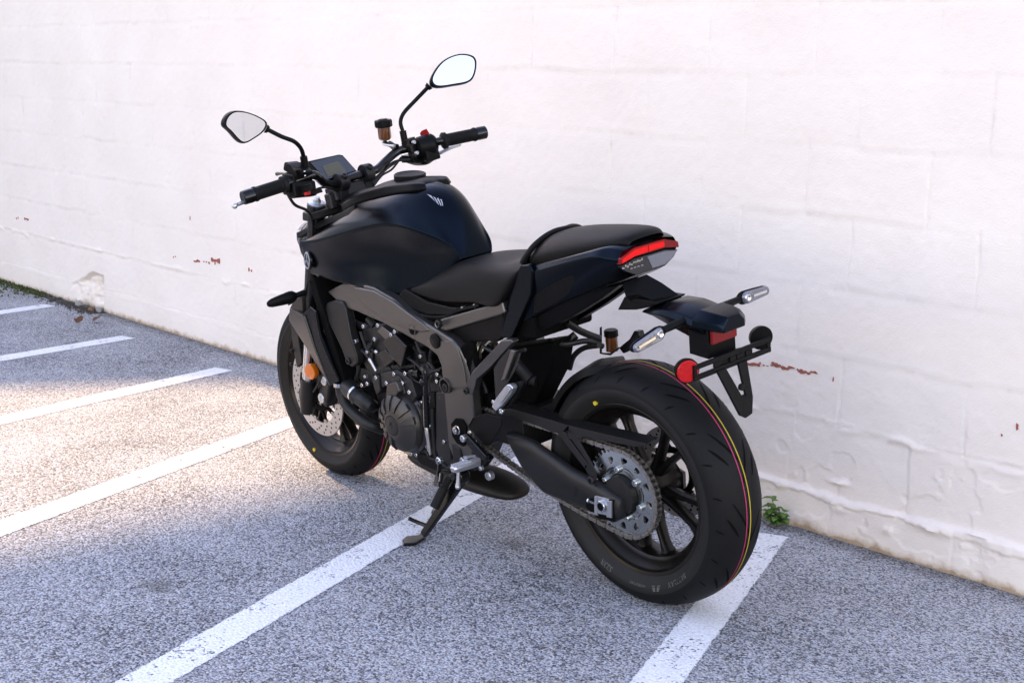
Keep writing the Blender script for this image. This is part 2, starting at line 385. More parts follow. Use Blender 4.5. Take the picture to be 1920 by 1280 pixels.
# the bottom course stands proud under a crusty lip of old paint, right part of the wall
low = 1/(1+np.exp((Z-Z0+wob*1.5)/.0025)); rgt = np.clip((X+2.4)/1.5, .12, 1)
D += .010*low*rgt
rag = .010*vnoise(X, Z, 30, 41)+.006*vnoise(X, Z, 75, 42)+.014*vnoise(X, Z, 8, 43)
crust = (1-sst(.0, .004, np.abs(Z-Z0+.010+rag)-(.004+.016*np.clip(vnoise(X, Z, 5, 44)+.25, 0, 1))))*rgt
D += (.005+.004*vnoise(X, Z, 40, 45))*crust
# paint flaking off in thin shells low down on the wall
shell = sst(.10, .13, vnoise(X, Z, 13, 46)+.35*vnoise(X, Z, 45, 47))*np.clip((.50-Z)/.3, 0, 1)*rgt
D -= .0024*shell
crk = np.exp(-((vnoise(X, Z, 4.2, 48)+.25*vnoise(X, Z, 17, 49))/.012)**2)*np.clip((.62-Z)/.4, 0, 1)*rgt*np.clip(vnoise(X, Z, 1.9, 50)*4, 0, 1)
D -= .0014*crk
crust2 = np.exp(-((Z-Z0-CH-wob*2)/.01)**2)*np.clip(vnoise(X, Z, 11, 11)*3, 0, 1); D += .006*crust2
patch = np.clip(vnoise(X, Z, 9, 12)*4-.9, 0, 1)*(Z < Z0)*rgt; D -= .006*patch
hx = X+wobx*1.2; hz_ = Z+wob*2
hollow = (1-sst(-4.885, -4.868, hx))*sst(-5.42, -5.02, hx-.5*np.clip(.2-Z, 0, .2)+.04*vnoise(X, Z, 9, 31))*(1-sst(.188, .215, hz_+.35*np.clip(-5.0-hx, 0, 1)))   # broken corner          # broken corner, filled with rough mortar
for (cx, cz, sxx, szz, h) in [(-.02,.165,.03,.007,.012), (.0,.09,.03,.014,.007), (.17,.07,.02,.012,.006), (.3,.11,.05,.012,.009)]:
    D += h*np.exp(-((X-cx)/sxx)**2-((Z-cz-wob)/szz)**2)
D -= hollow*(.045+.03*vnoise(X, Z, 15, 32)+.016*vnoise(X, Z, 50, 33)-.03*np.clip((-4.95-X)/.4, 0, 1))
verts = np.stack([X, -D, Z], -1).reshape(-1, 3)
nx, nz = len(xs), len(zs)
idx = np.arange(nx*nz).reshape(nz, nx)
quads = np.stack([idx[:-1,:-1], idx[:-1,1:], idx[1:,1:], idx[1:,:-1]], -1).reshape(-1, 4)
nb = len(verts)
xa, xb, zt = xs[0], xs[-1], zs[-1]
top = [(x, .2, zt) for x in (xa, xb)]+[(xa, .2, -.03), (xb, .2, -.03)]
allv = np.vstack([verts, np.array(top)])
me = bpy.data.meshes.new('block_wall')
extra = [tuple(idx[-1,:][::-1])+(nb, nb+1), tuple(idx[:,0])+(nb, nb+2), tuple(idx[:,-1])[::-1]+(nb+3, nb+1), (nb, nb+2, nb+3, nb+1)]
nq = len(quads); loops = np.concatenate([quads.ravel(), np.concatenate([np.array(e) for e in extra])])
starts = np.concatenate([np.arange(nq)*4, nq*4+np.cumsum([0]+[len(e) for e in extra])[:-1]])
me.vertices.add(len(allv)); me.vertices.foreach_set('co', allv.astype(np.float32).ravel())
me.loops.add(len(loops)); me.loops.foreach_set('vertex_index', loops.astype(np.int32))
me.polygons.add(len(starts)); me.polygons.foreach_set('loop_start', starts.astype(np.int32))
me.update(calc_edges=True); me.validate()
at_ = me.attributes.new('mortar', 'FLOAT', 'POINT'); at_.data.foreach_set('value', np.concatenate([mort.ravel(), np.zeros(4)]).astype(np.float32))
me.shade_smooth(); me.set_sharp_from_angle(angle=math.radians(60)); me.materials.append(wm)
wall = bpy.data.objects.new('block_wall', me); COL.objects.link(wall)
tag(wall, 'white painted concrete block wall with peeling paint behind the motorcycle', 'wall')
# red primer showing where the paint has chipped
cm = mat('red_primer', (.32,.085,.06), .8, bump=.6, bscale=200, var=.1)
def chips(spots):
    m = MB()
    for (x, z), wd, ht in spots:
        k = 11; ph = random.random()*6
        P = []
        for i in range(k):
            a = 2*PI*i/k; r = .55+.6*random.random()
            P.append((x+wd*r*math.cos(a)-.0, 0, z+ht*r*math.sin(a)))
        ci = [int(np.searchsorted(xs, q[0])) for q in P]; cj = [int(np.searchsorted(zs, q[2])) for q in P]
        yy = max(D[min(max(j,0),nz-1), min(max(i,0),nx-1)] for i, j in zip(ci, cj))
        m.prism([(q[0], -yy-.0022, q[2]) for q in P], (0, .006, 0))
    return m
sp = []
for (q, wd, ht, cnt, spread) in [([(-3.6389,0.4230)][0],.012,.012,7,.035), ([(-3.8210,0.4001)][0],.012,.008,4,.02), ([(-4.0491,0.3964)][0],.008,.006,2,.01), ([(-3.7266,0.4028)][0],.007,.006,3,.025), ([(-0.3014,0.4722)][0],.006,.003,5,.03), ([(-0.1955,0.4770)][0],.005,.003,4,.02), ([(-3.3196,0.4159)][0],.008,.01,2,.012), ([(-3.8861,0.6070)][0],.006,.012,1,0), ([(-6.0286,0.4157)][0],.009,.009,2,.012), ([(-5.8920,0.4213)][0],.012,.008,3,.02),
    ([(-0.3670,0.4645)][0],.014,.006,6,.03), ([(-0.2451,0.4767)][0],.012,.009,7,.03), ([(-0.1543,0.4759)][0],.013,.006,6,.028), ([(-0.0602,0.4699)][0],.004,.008,1,0), ([(0.5196,0.4423)][0],.004,.012,1,0), ([(0.4796,0.4168)][0],.003,.008,1,0), ([(-3.6442,0.4043)][0],.006,.008,1,0)]:
    for i in range(cnt):
        dxx = 0 if cnt == 1 else (i/(cnt-1)-.5)*2*spread
        sp.append(((q[0]+dxx, q[1]+random.uniform(-.004, .004)), wd*random.uniform(.5, 1.1), ht*random.uniform(.5, 1.2)))
o = chips(sp).build('bare_patch', cm, wall, smooth=False); o['label'] = 'red primer patches where the white paint has chipped off'
# crumbled mortar and grit under the broken corner
rm = mat('rough_mortar', (.27,.25,.24), .9, bump=1., bscale=60); dm = mat('dark_soil', (.06,.052,.042), .95, bump=1., bscale=90)
def lump(c, r, mi=0):
    m = MB(); m.sphere(c, r, 6, 0, (random.uniform(.8,1.4), random.uniform(.7,1.1), random.uniform(.5,.9)))
    m.v = [tuple(Vector(q)+Vector((random.uniform(-1,1), random.uniform(-1,1), random.uniform(-1,1)))*r*.26) for q in m.v]; return m
gr_ = MB()
for k in range(900):
    x = -5.55+random.random()**.8*.72; y = -.012-abs(random.gauss(0, .05)); r = random.uniform(.0015, .0055)+.006*(random.random() > .96); q = lump((x, y, r*.4), r); gr_.add(q.v, q.f)
tag(gr_.build('grit', dm, sharp=0), 'dark crumbled grit lying under the broken wall corner', 'grit', kind='stuff')
for k, (x, y, r, lab, mm_) in enumerate([(-4.93,-.045,.022,'brown lump of broken mortar at the right end of the broken corner','rough_brick'), (-5.13,-.03,.024,'larger grey mortar lump at the foot of the broken corner',None), (-4.87,-.03,.020,'small grey mortar lump hard against the wall edge',None)]):
    q = lump((0,0,r*.5), r); o = q.build('mortar_lump', rm if not mm_ else mat('rough_brick', (.2,.1,.055), .9, bump=1., bscale=60), sharp=0); o.location = (x, y, 0); tag(o, lab, 'rubble', 'lumps of broken mortar')

# ---- small things at the foot of the wall
leafm = mat('weed_leaf', (.06,.15,.025), .5, bump=.4, bscale=200)
stemm = mat('weed_stem', (.12,.16,.06), .6)
def leaf(m, c, d, ln, wd, droop=.3, mi=0):
    d = Vector(d).normalized(); sd = d.cross(Vector((0,0,1))).normalized(); up = sd.cross(d); c = Vector(c); R = []
    for t, wv in [(0,.05),(.2,.7),(.45,1),(.7,.8),(.9,.38),(1,.03)]:
        q = c+d*ln*t-Vector((0,0,1))*droop*ln*t*t
        R.append([q-sd*wd*wv/2+up*wd*.12*wv, q, q+sd*wd*wv/2+up*wd*.12*wv])
    vs = [q for r in R for q in r]; fs = []
    for j in range(5):
        for i in range(2): fs.append((j*3+i, j*3+i+1, (j+1)*3+i+1, (j+1)*3+i))
    m.add(vs, fs, mi)
weed = MB(); st = MB(); wb = Vector(([(-0.1980,-0.0318)][0][0], [(-0.1980,-0.0318)][0][1]-.012, 0))
for (sdx, sdy, h) in [(-.018,-.012,.088), (.034,-.010,.050), (.022,-.03,.036), (-.022,-.02,.045), (.045,-.02,.034), (.008,-.015,.058), (-.010,-.025,.066)]:
    tip = wb+Vector((sdx, sdy, h)); st.tube([wb, wb+Vector((sdx*.3, sdy*.3, h*.55)), tip], [.0018,.001], 6, 4)
    for i in range(9):
        t = .3+.7*i/8; q = wb.lerp(tip, t); a = i*2.4+sdx*40
        leaf(weed, q, (math.cos(a), math.sin(a)-.25, .35), random.uniform(.024, .036), random.uniform(.019, .028), .45)
we = bpy.data.objects.new('weed', None); COL.objects.link(we); we.location = (0,0,0)
tag(we, 'small green weed growing at the wall base beside the rear tyre', 'weed')
weed.build('leaf', leafm, we, sharp=0); st.build('stem', stemm, we)
dlm = mat('dead_leaf', (.10,.04,.018), .8, bump=.5, bscale=150)
for k, (x, y, a, s_, lab) in enumerate([([(0.1169,0.0077)][0][0], [(0.1169,0.0077)][0][1], .4, .028, 'curled brown dead leaf against the wall foot, right of the weed'), ([(0.5655,0.0109)][0][0], [(0.5655,0.0109)][0][1], 1.2, .042, 'reddish brown dead leaf at the wall foot by the right edge'), ([(-4.5817,-0.2817)][0][0], [(-4.5817,-0.2817)][0][1], 2.2, .05, 'brown leaf lying on the asphalt near the broken wall corner'), ([(-4.5854,-0.1734)][0][0], [(-4.5854,-0.1734)][0][1]-.02, .8, .055, 'tan leaf leaning at the foot of the broken wall corner')]):
    m = MB()
    leaf(m, (0,0,.004), (1,.1,.35), s_, s_*.7, -.3); leaf(m, (0,.004,.004), (.7,.6,.5), s_*.8, s_*.5, .2)
    o = m.build('dead_leaf', dlm, sharp=0); o.location = (x, y-.006, .003); o.rotation_euler = (.3, 0, a)
    tag(o, lab, 'leaf', 'dead leaves along the wall')
moss = MB()
for i in range(900):
    x = -6.75+random.random()*1.2; y = -.26*random.random()**1.5-.01; 
    if random.random() < (x+6.75)/1.2*.9: y *= .3
    h = random.uniform(.004, .02); a = random.random()*6
    moss.add([(x, y, 0), (x+.018*math.cos(a), y+.018*math.sin(a), 0), (x+.008*math.cos(a+1), y+.008*math.sin(a+1), h)], [(0,1,2)])
tag(moss.build('moss', mat('moss', (.06,.075,.025), .9)), 'strip of dark green moss along the wall foot', 'moss', kind='stuff')

# ---- added garage out of view at left, its gap shaped to pass one sun band
gm = mat('blocker_concrete', (.42,.40,.37), .85, bump=.4, bscale=8)
XG = -12.
blk_root = bpy.data.objects.new('sun_blocker', None); COL.objects.link(blk_root); blk_root.location = (XG, 0, 0)
tag(blk_root, 'unseen concrete garage with one open ramp level across the lot', 'blocker')
tE = math.tan(SUN_E)/abs(math.cos(SUN_A))
hlo = lambda y: (-2.93-XG)*tE+.20*(y-.0)          # sloping lower edge of the light gap
hup = (-1.36-XG+.4)*tE                                # upper edge of the light gap
m = MB(); ya, yb = -16., 9.
P = [(0, ya, 0), (0, yb, 0), (0, yb, hlo(2.)), (0, 2., hlo(2.)), (0, -3., hlo(-3.)), (0, ya, hlo(-3.))]
m.prism(P, (-.4, 0, 0)); m.build('lower_blocker', gm, blk_root, smooth=False)
m = MB(); m.box((-.2, (ya+yb)/2, (hup+6.3)/2), (.4, yb-ya, 6.3-hup)); m.build('upper_blocker', gm, blk_root, smooth=False)
for yy in (ya+.3, -8, yb-.3):
    m = MB(); m.box((-.2, yy, (hlo(-3.)+hup)/2+.2), (.3, .5, hup-hlo(-3.)-.3)); m.build('blocker_post', gm, blk_root, smooth=False)
m = MB(); m.box((-5.2, (ya+yb)/2, 1.1), (9.5, yb-ya, 2.2)); m.build('blocker_base', gm, blk_root, smooth=False)
# ================================================================ MOTORCYCLE (x forward, y left, z up; origin under the rear axle)
bike = bpy.data.objects.new('motorcycle', None); COL.objects.link(bike)
LEAN = .15610
bike.location = (0, -.78243, .0011); bike.rotation_euler = (-LEAN, 0, 3.13441)
tag(bike, 'matte black naked motorcycle leaning on its side stand in front of the white wall', 'motorcycle')
STEER = -.0277; RAKE = math.radians(24.7)
_a = Vector((1.538, 0, 0)); _ax = Vector((-math.sin(RAKE), 0, math.cos(RAKE)))
_SR = Matrix.Rotation(STEER, 3, _ax)
def steer(q): return _a+_SR@(q-_a)
def P1(L): return L[0]
def mv(P, dx=0, dy=0, dz=0): return [(a+dx, b+dy, c+dz) for a, b, c in P]

# ---------------------------------------------------------------- wheels
def tyre_prof(R, W, rb, yb, Rs, ys):
    """half profile from bead to crown: (y, r)"""
    P = [(yb-.012, rb-.006), (yb, rb), (yb+.006, rb+.012), (ys-.004, rb+(Rs-rb)*.55), (ys, Rs-.006), (ys-.0015, Rs)]
    for k in range(1, 13):
        a = k/12*PI/2; P.append(((ys-.0015)*math.cos(a), Rs+(R-Rs)*math.sin(a)))
    return P
def crown_r(y, R, Rs, ys): return Rs+(R-Rs)*math.sqrt(max(0, 1-(y/(ys-.0015))**2))
def wheel(name, cx, cz, R, rb, yb, Rs, ys, pairs, spoke_half, hubw, base_ang, xf=None, grooves=22, narrow=False):
    c = Vector((cx, 0, cz)); AX = (0, 1, 0)
    def pt(y, r, a): return Vector((cx+r*math.cos(a), y, cz+r*math.sin(a)))
    m = MB(); rw = yb
    # rim: flange, well, and inner face, closed profile turned about the axle
    prof = [(rw, rb+.006), (rw+.002, rb+.002), (rw-.001, rb-.006), (rw-.012, rb-.011), (rw-.016, rb-.018), (rw-.030, rb-.024), (rw-.036, rb-.034), (.012, rb-.040),
            (-.012, rb-.040), (-rw+.036, rb-.034), (-rw+.030, rb-.024), (-rw+.016, rb-.018), (-rw+.012, rb-.011), (-rw+.001, rb-.006), (-rw-.002, rb+.002), (-rw, rb+.006)]
    prof += [(-rw+.006, rb+.002), (0, rb-.012), (rw-.006, rb+.002)]
    prof.append(prof[0])
    m.lathe(c, AX, prof, 96, cap=False)
    m.lathe(c, AX, [(-hubw, .036), (-hubw, .050), (-.03, .056), (.03, .056), (hubw, .050), (hubw, .036), (hubw, .014), (-hubw, .014), (-hubw, .036)], 40, cap=False)
    for k in range(pairs):
        for sgn in (-1, 1):
            a0 = base_ang+2*PI*k/pairs; a1 = a0+sgn*spoke_half
            rings = []
            for t, wv, dv in [(0, .030, .046), (.18, .022, .040), (.5, .0165, .034), (.8, .017, .032), (.93, .024, .036), (1, .034, .042)]:
                r = .045+t*(rb-.038-.045); a = a0+sgn*spoke_half*(.62+.38*t) if not narrow else a0+sgn*spoke_half*(.25+.75*t)
                p = pt(0, r, a); tg = Vector((-math.sin(a), 0, math.cos(a))); rings.append([p+tg*wv/2*x+Vector((0, dv/2*y, 0)) for x, y in [(1,.55),(.45,1),(-.45,1),(-1,.55),(-1,-.55),(-.45,-1),(.45,-1),(1,-.55)]])
            m.loft(rings)
    w_ = m.build(name, 'rim', bike, bevel=0, sharp=40, xf=xf)
    # tyre, with grooves and the coloured lines of a new tyre as inlaid strips
    m = MB(); H = tyre_prof(R, 2*ys, rb, yb, Rs, ys); full = H+[(-y, r) for y, r in H[-2::-1]]
    m.lathe(c, AX, [(y, r) for y, r in full], 120, cap=False, mi=0)
    nprof = len(full)-1
    for j in range(nprof):
        if j < 5 or j >= nprof-5:
            for k in range(120): m.m[j*120+k] = 1
    def strip(y0, y1, a0, a1, w0, mi, n=14, lift=.0006, taper=True):
        vs = []
        for i in range(n+1):
            t = i/n; y = y0+(y1-y0)*t; a = a0+(a1-a0)*t; ww = w0*(math.sin(PI*min(max(t,.04),.96))**.5 if taper else 1)/2
            r = crown_r(abs(y), R, Rs, ys)+lift
            da, dy = (a1-a0)*r, (y1-y0); L = math.hypot(da, dy) or 1
            ny, na = da/L, -dy/L
            for sg in (-1, 1):
                yy = y+sg*ww*ny; rr = crown_r(abs(yy), R, Rs, ys)+lift
                vs.append(pt(yy, rr, a+sg*ww*na/r))
        m.add(vs, [(2*i, 2*i+1, 2*i+3, 2*i+2) for i in range(n)], mi)
    for k in range(grooves):
        a = 2*PI*k/grooves
        for sg in (1, -1):
            o = 0 if sg > 0 else PI/grooves
            (strip(sg*ys*.70, sg*ys*.36, a+o, a+o+.17, .0064, 2) if k % 2 else None)
            strip(sg*ys*.93, sg*ys*.76, a+o+.09, a+o+.13, .0042, 2)
            if k % 2 == 0: strip(sg*ys*.52, -sg*ys*.10, a+o+.17, a+o+.5, .0062, 2, 20)
    if not narrow: offs = [(.009, .0034, 3), (-.004, .0036, 4)]
    else: offs = [(.008, .0036, 3), (-.008, .0036, 4)]
    for y, ww, mi in offs: strip(y, y+1e-5, 0, 2*PI, ww, mi, 160, .0009, False)
    for k in range(70):   # moulding whiskers
        a = random.random()*2*PI; y = random.uniform(-.95, .95)*ys; r = crown_r(abs(y), R, Rs, ys); p = pt(y, r, a); q = pt(y*1.02, r+.005+random.random()*.004, a+random.uniform(-.01, .01))
        t = Vector((-math.sin(a), 0, math.cos(a)))*.0005
        m.add([p-t, p+t, q], [(0, 1, 2)], 0)
    ty = m.build('tyre', ['rubber', 'sidewall', 'dark', 'magenta', 'yellow'], w_, sharp=30, xf=xf)
    return w_, ty
rw_, rty = wheel('wheel', 0.0, .315, .315, .221, .068, .266, .090, 5, math.radians(13), .06, math.radians(-91))
fw_, fty = wheel('wheel', 1.43, .300, .300, .221, .046, .252, .060, 5, math.radians(12), .05, math.radians(-112), xf=steer, narrow=True)
# yellow balance dots
def dot(ang, r, y, cx, cz, par, xf=None):
    m = MB(); m.lathe((cx+r*math.cos(ang), y-.004, cz+r*math.sin(ang)), (0,1,0), [(0,.0065),(.0052,.0065),(.0056,.006)], 16); m.build('balance_dot', 'yellowdot', par, xf=xf)
q = P1([(0.1040,0.083,0.5343)]); dot(math.atan2(q[2]-.315, q[0]), .236, .0795, 0, .315, rw_)
q = P1([(1.5107,0.056,0.0827)]); dot(math.atan2(q[2]-.300, q[0]-1.43), .238, .0575, 1.43, .300, fw_, steer)
# raised lettering round the left sidewall
def sidewall_text(txt, ang, r0, h, cx, cz, y, par, xf=None, spread=1.):
    cu = bpy.data.curves.new('t', 'FONT'); cu.body = txt; cu.size = h*1.4; cu.align_x = 'CENTER'; cu.extrude = .0006; cu.resolution_u = 2
    to = bpy.data.objects.new('t', cu); COL.objects.link(to)
    me = bpy.data.meshes.new_from_object(to.evaluated_get(bpy.context.evaluated_depsgraph_get()))
    bpy.data.objects.remove(to)
    for vt in me.vertices:
        u, w2, e = vt.co; a = ang-u*spread/(r0+h/2); r = r0+w2
        # seen from the left (+y) the machine faces left: going clockwise means increasing bike angle
        a = ang+u*spread/(r0+h/2); q = Vector((cx+r*math.cos(a), y(r)+e if callable(y) else y+e, cz+r*math.sin(a)))
        vt.co = xf(q) if xf else q
    me.materials.append(M['tyretext']); o = bpy.data.objects.new('sidewall_lettering', me); COL.objects.link(o); o.parent = par
def ysw(rb, yb, Rs, ys):
    P = [(rb, yb), (rb+.012, yb+.006), (rb+(Rs-rb)*.55, ys-.004), (Rs-.006, ys), (Rs, ys-.0015)]
    def f(r):
        for (r0, y0), (r1, y1) in zip(P, P[1:]):
            if r0 <= r <= r1: return y0+(y1-y0)*(r-r0)/(r1-r0)+.0006
        return P[-1][1]+.0006
    return f
yr = ysw(.221, .068, .266, .090)
def angof(L): q = L[0]; return math.atan2(q[2]-.315, q[0])
sidewall_text('BATTLAX', angof([(-0.1523,0.083,0.1186)]), .241, .013, 0, .315, yr, rw_)
sidewall_text('HYPERSPORT', angof([(-0.0127,0.083,0.0680)]), .244, .006, 0, .315, yr, rw_, spread=1.1)
sidewall_text('S23R', angof([(0.0985,0.083,0.0835)]), .241, .013, 0, .315, yr, rw_, spread=1.1)
m = MB(); a = angof([(-0.0779,0.083,0.0781)]); T = Vector((-math.sin(a), 0, math.cos(a))); Rr = Vector((math.cos(a), 0, math.sin(a)))
for s0, s1 in ((-.016, -.004), (.004, .016)):
    q = [(s0, .243), (s1, .243), (s1*.6, .257), (s0*.6, .257)]
    m.prism([Rr*r+T*s+Vector((0, yr(r)+.0008, .315)) for s, r in q], (0, -.002, 0))
m.build('sidewall_badge', 'tyretext', rw_, smooth=False)

# ---------------------------------------------------------------- brake discs and hubs
def disc(cx, cz, y, r, par, xf=None, name='brake_disc', ri=.105):
    m = MB(); n = 96; c = Vector((cx, y, cz)); holes = []
    m.lathe(c, (0,1,0), [(-.0025, r), (.0025, r), (.0025, ri), (-.0025, ri), (-.0025, r)], 96, cap=False)
    for k in range(60):     # drilled holes: dark recessed cups set through the ring
        a = 2*PI*k/60; rr = ri+.012+(r-ri-.022)*(k % 3)/2
        m.lathe(c+Vector((rr*math.cos(a), 0, rr*math.sin(a))), (0,1,0), [(-.0030, .0034), (.0030, .0034)], 8, mi=1)
    for k in range(10):
        a = 2*PI*k/10; m.lathe(c+Vector(((ri-.004)*math.cos(a), 0, (ri-.004)*math.sin(a))), (0,1,0), [(-.004,.008),(.004,.008),(.0045,.006),(.0045,.004),(.002,.004)], 14)
        m.beam(c+Vector(((ri-.008)*math.cos(a), 0, (ri-.008)*math.sin(a))), c+Vector((.06*math.cos(a+.25), -.004*(1 if y > 0 else -1), .06*math.sin(a+.25))), .014, .006, (0,1,0), mi=1)
    m.lathe(c, (0,1,0), [(-.006,.066),(.001,.066),(.001,.05),(-.006,.05),(-.006,.066)], 40, mi=1, cap=False)
    m.build(name, ['disc', 'dark'], par, xf=xf)
disc(1.43, .300, .064, .149, fw_, steer); disc(1.43, .300, -.064, .149, fw_, steer)
disc(0, .315, -.085, .1225, rw_, None, ri=.085)
# ---------------------------------------------------------------- rear sprocket and drive chain
SPC = Vector((.010, .088, .312)); RS = .1136
m = MB()
def ring_pts(r, n, ph=0): return [(r*math.cos(2*PI*k/n+ph), r*math.sin(2*PI*k/n+ph)) for k in range(n)]
# one plate: teeth outside, bore inside, two rows of weight-saving holes
bm = bmesh.new()
def loop(P):
    vs = [bm.verts.new((SPC.x+a, SPC.y+.0035, SPC.z+b)) for a, b in P]
    for i in range(len(vs)): bm.edges.new((vs[i], vs[(i+1) % len(vs)]))
n = 45; outer = []
for k in range(n):
    for u, rr in ((-.30, RS-.004), (-.12, RS+.006), (.12, RS+.006), (.30, RS-.004)):
        a = 2*PI*(k+u)/n; outer.append((rr*math.cos(a), rr*math.sin(a)))
loop(outer); loop(ring_pts(.052, 60))
pol = lambda r, a: (r*math.cos(a), r*math.sin(a))
for k in range(12):
    a = 2*PI*k/12+.09; d_ = .155 if k % 2 else .12
    P = [(.0955, a-d_*.55), (.0965, a), (.0955, a+d_*.75), (.0915, a+d_), (.086, a+d_*.72), (.0795, a+.01), (.0785, a-.05), (.081, a-.075), (.088, a-d_*.6)]
    loop([pol(r, t) for r, t in P])
for k in range(6):
    a = 2*PI*k/6+.35+PI/6
    loop([pol(r, t) for r, t in [(.0705, a-.26), (.0725, a), (.0705, a+.26), (.0675, a+.28), (.069, a), (.0675, a-.28)]])
    loop([pol(r, t) for r, t in [(.0625, a-.22), (.0640, a), (.0625, a+.22), (.0595, a+.24), (.061, a), (.0595, a-.24)]])
bmesh.ops.triangle_fill(bm, use_beauty=True, use_dissolve=False, edges=bm.edges[:])
ge = bmesh.ops.extrude_face_region(bm, geom=bm.faces[:])
bmesh.ops.translate(bm, vec=(0, -.007, 0), verts=[q for q in ge['geom'] if isinstance(q, bmesh.types.BMVert)])
bmesh.ops.recalc_face_normals(bm, faces=bm.faces)
me = bpy.data.meshes.new('sprocket'); bm.to_mesh(me); bm.free(); me.materials.append(M['zinc'])
sk = bpy.data.objects.new('sprocket', me); COL.objects.link(sk); sk.parent = bike
m = MB()
for k in range(6):
    a = 2*PI*k/6+.35; m.bolt(SPC+Vector((.063*math.cos(a), .0035, .063*math.sin(a))), (0,1,0), .009, .009)
build_each(m, 'bolt', 'zinc', sk)
m = MB(); m.lathe(SPC, (0,1,0), [(-.03,.058),(-.005,.058),(-.004,.05),(.02,.048),(.022,.03)], 40); m.build('carrier', 'cast', sk)
FSC = Vector((.640, .088, .395)); RF = .0385
def chain_path():
    c1, c2 = Vector((SPC.x, 0, SPC.z)), Vector((FSC.x, 0, FSC.z)); d = c2-c1; L = d.length; th = math.atan2(d.z, d.x); be = math.acos((RS-RF)/L)
    pts = []
    a0, a1 = th+be, th+2*PI-be
    A = [c1+Vector((RS*math.cos(a0+(a1-a0)*t), 0, RS*math.sin(a0+(a1-a0)*t))) for t in np.linspace(0, 1, 60)]
    b0 = th-be
    B = [c2+Vector((RF*math.cos(b0+2*be*t), 0, RF*math.sin(b0+2*be*t))) for t in np.linspace(0, 1, 30)]
    low0, low1 = A[-1], B[0]
    low = [low0.lerp(low1, t)+Vector((0, 0, -.022*4*t*(1-t))) for t in np.linspace(0, 1, 30)[1:-1]]
    up = [B[-1].lerp(A[0], t) for t in np.linspace(0, 1, 12)[1:-1]]
    return A+low+B+up
CP = chain_path(); CP.append(CP[0]); seg = [0]
for a, e in zip(CP, CP[1:]): seg.append(seg[-1]+(e-a).length)
def cpos(s):
    s %= seg[-1]; i = max(0, int(np.searchsorted(seg, s))-1); return CP[i].lerp(CP[i+1], (s-seg[i])/max(1e-9, seg[i+1]-seg[i]))
nl = int(round(seg[-1]/.015875/2))*2; pitch = seg[-1]/nl; m = MB()
for k in range(nl):
    a, e = cpos(k*pitch), cpos((k+1)*pitch); d = (e-a).normalized(); nrm = Vector((-d.z, 0, d.x)); oy = .0095 if k % 2 else .0068
    for sg in (1, -1):
        poly = []
        for cc, s0 in ((a, -1), (e, 1)):
            for u in (-1.2, -.6, 0, .6, 1.2):
                t = u*s0; poly.append(cc+d*s0*.0070*math.cos(u)+nrm*.0070*math.sin(t)*1.0)
        mid1 = (a+e)/2+nrm*.0052; mid2 = (a+e)/2-nrm*.0052
        poly = poly[:5]+[mid2 if (poly[4]-mid2).length < (poly[4]-mid1).length else mid1]+poly[5:][::1]+[mid1 if (poly[4]-mid2).length < (poly[4]-mid1).length else mid2]
        y = .088+sg*oy; m.prism([q+Vector((0, y, 0)) for q in poly], (0, -.0018*sg, 0))
    m.lathe(a+Vector((0, .088, 0)), (0,1,0), [(-.0118,.0028),(.0118,.0028)], 10)
    m.lathe(a+Vector((0, .088, 0)), (0,1,0), [(-.0055,.005),(.0055,.005)], 10)
m.build('drive_chain', 'chain', bike, sharp=40)

# ---------------------------------------------------------------- swingarm, axle, chain guard, hugger
def swing_side(y0, y1, y2):
    m = MB()
    out = [(0.4178,0.118,0.3923),(0.3631,0.118,0.3965),(0.3086,0.118,0.3920),(0.1652,0.118,0.3467),(0.0696,0.118,0.3322),(-0.0087,0.118,0.3090),(-0.0097,0.118,0.2594),(0.0299,0.118,0.2342),(0.1268,0.118,0.2448),(0.2799,0.118,0.2501),(0.3510,0.118,0.2902),(0.3977,0.118,0.3464)]
    c = [(x, 0, z) for x, _, z in out]
    cx = sum(q[0] for q in c)/len(c); 
    def ring(y, k): return [Vector((x*1.0, y, z)) if k == 1 else Vector((x, y, z)) for x, _, z in c]
    def inset(d):
        o = []; n = len(c)
        for i in range(n):
            p, q, r = Vector(c[i-1]), Vector(c[i]), Vector(c[(i+1) % n]); t = (r-p).normalized(); nrm = Vector((t.z, 0, -t.x)); o.append(q-nrm*d)
        return o
    A = inset(0); B1 = inset(.020); B2 = inset(-.020)
    cen = Vector((sum(q.x for q in A)/len(A), 0, sum(q.z for q in A)/len(A)))
    ins = B1 if sum((q-cen).length for q in B1) < sum((q-cen).length for q in A) else B2
    R = lambda P, y: [Vector((q.x, y, q.z)) for q in P]
    s = 1 if y0 > y1 else -1
    mix_ = lambda k, y: [Vector((a.x*(1-k)+b.x*k, y, a.z*(1-k)+b.z*k)) for a, b in zip(A, ins)]
    m.loft([R(ins, y1), R(A, y1+s*.008), R(A, y0-s*.022), mix_(.12, y0-s*.012), mix_(.4, y0-s*.005), mix_(1., y0)])
    return m
swa = swing_side(.128, .098, 0).build('swingarm', 'cast', bike, sharp=50)
m = swing_side(-.128, -.098, 0)
m.box((.42, 0, .40), (.11, .20, .10)); m.box((.53, 0, .385), (.16, .15, .07)); m.lathe((.585, -.13, .378), (0,1,0), [(0,.034),(.26,.034)], 24)
m.build('crossmember', 'cast', swa, bevel=.006)
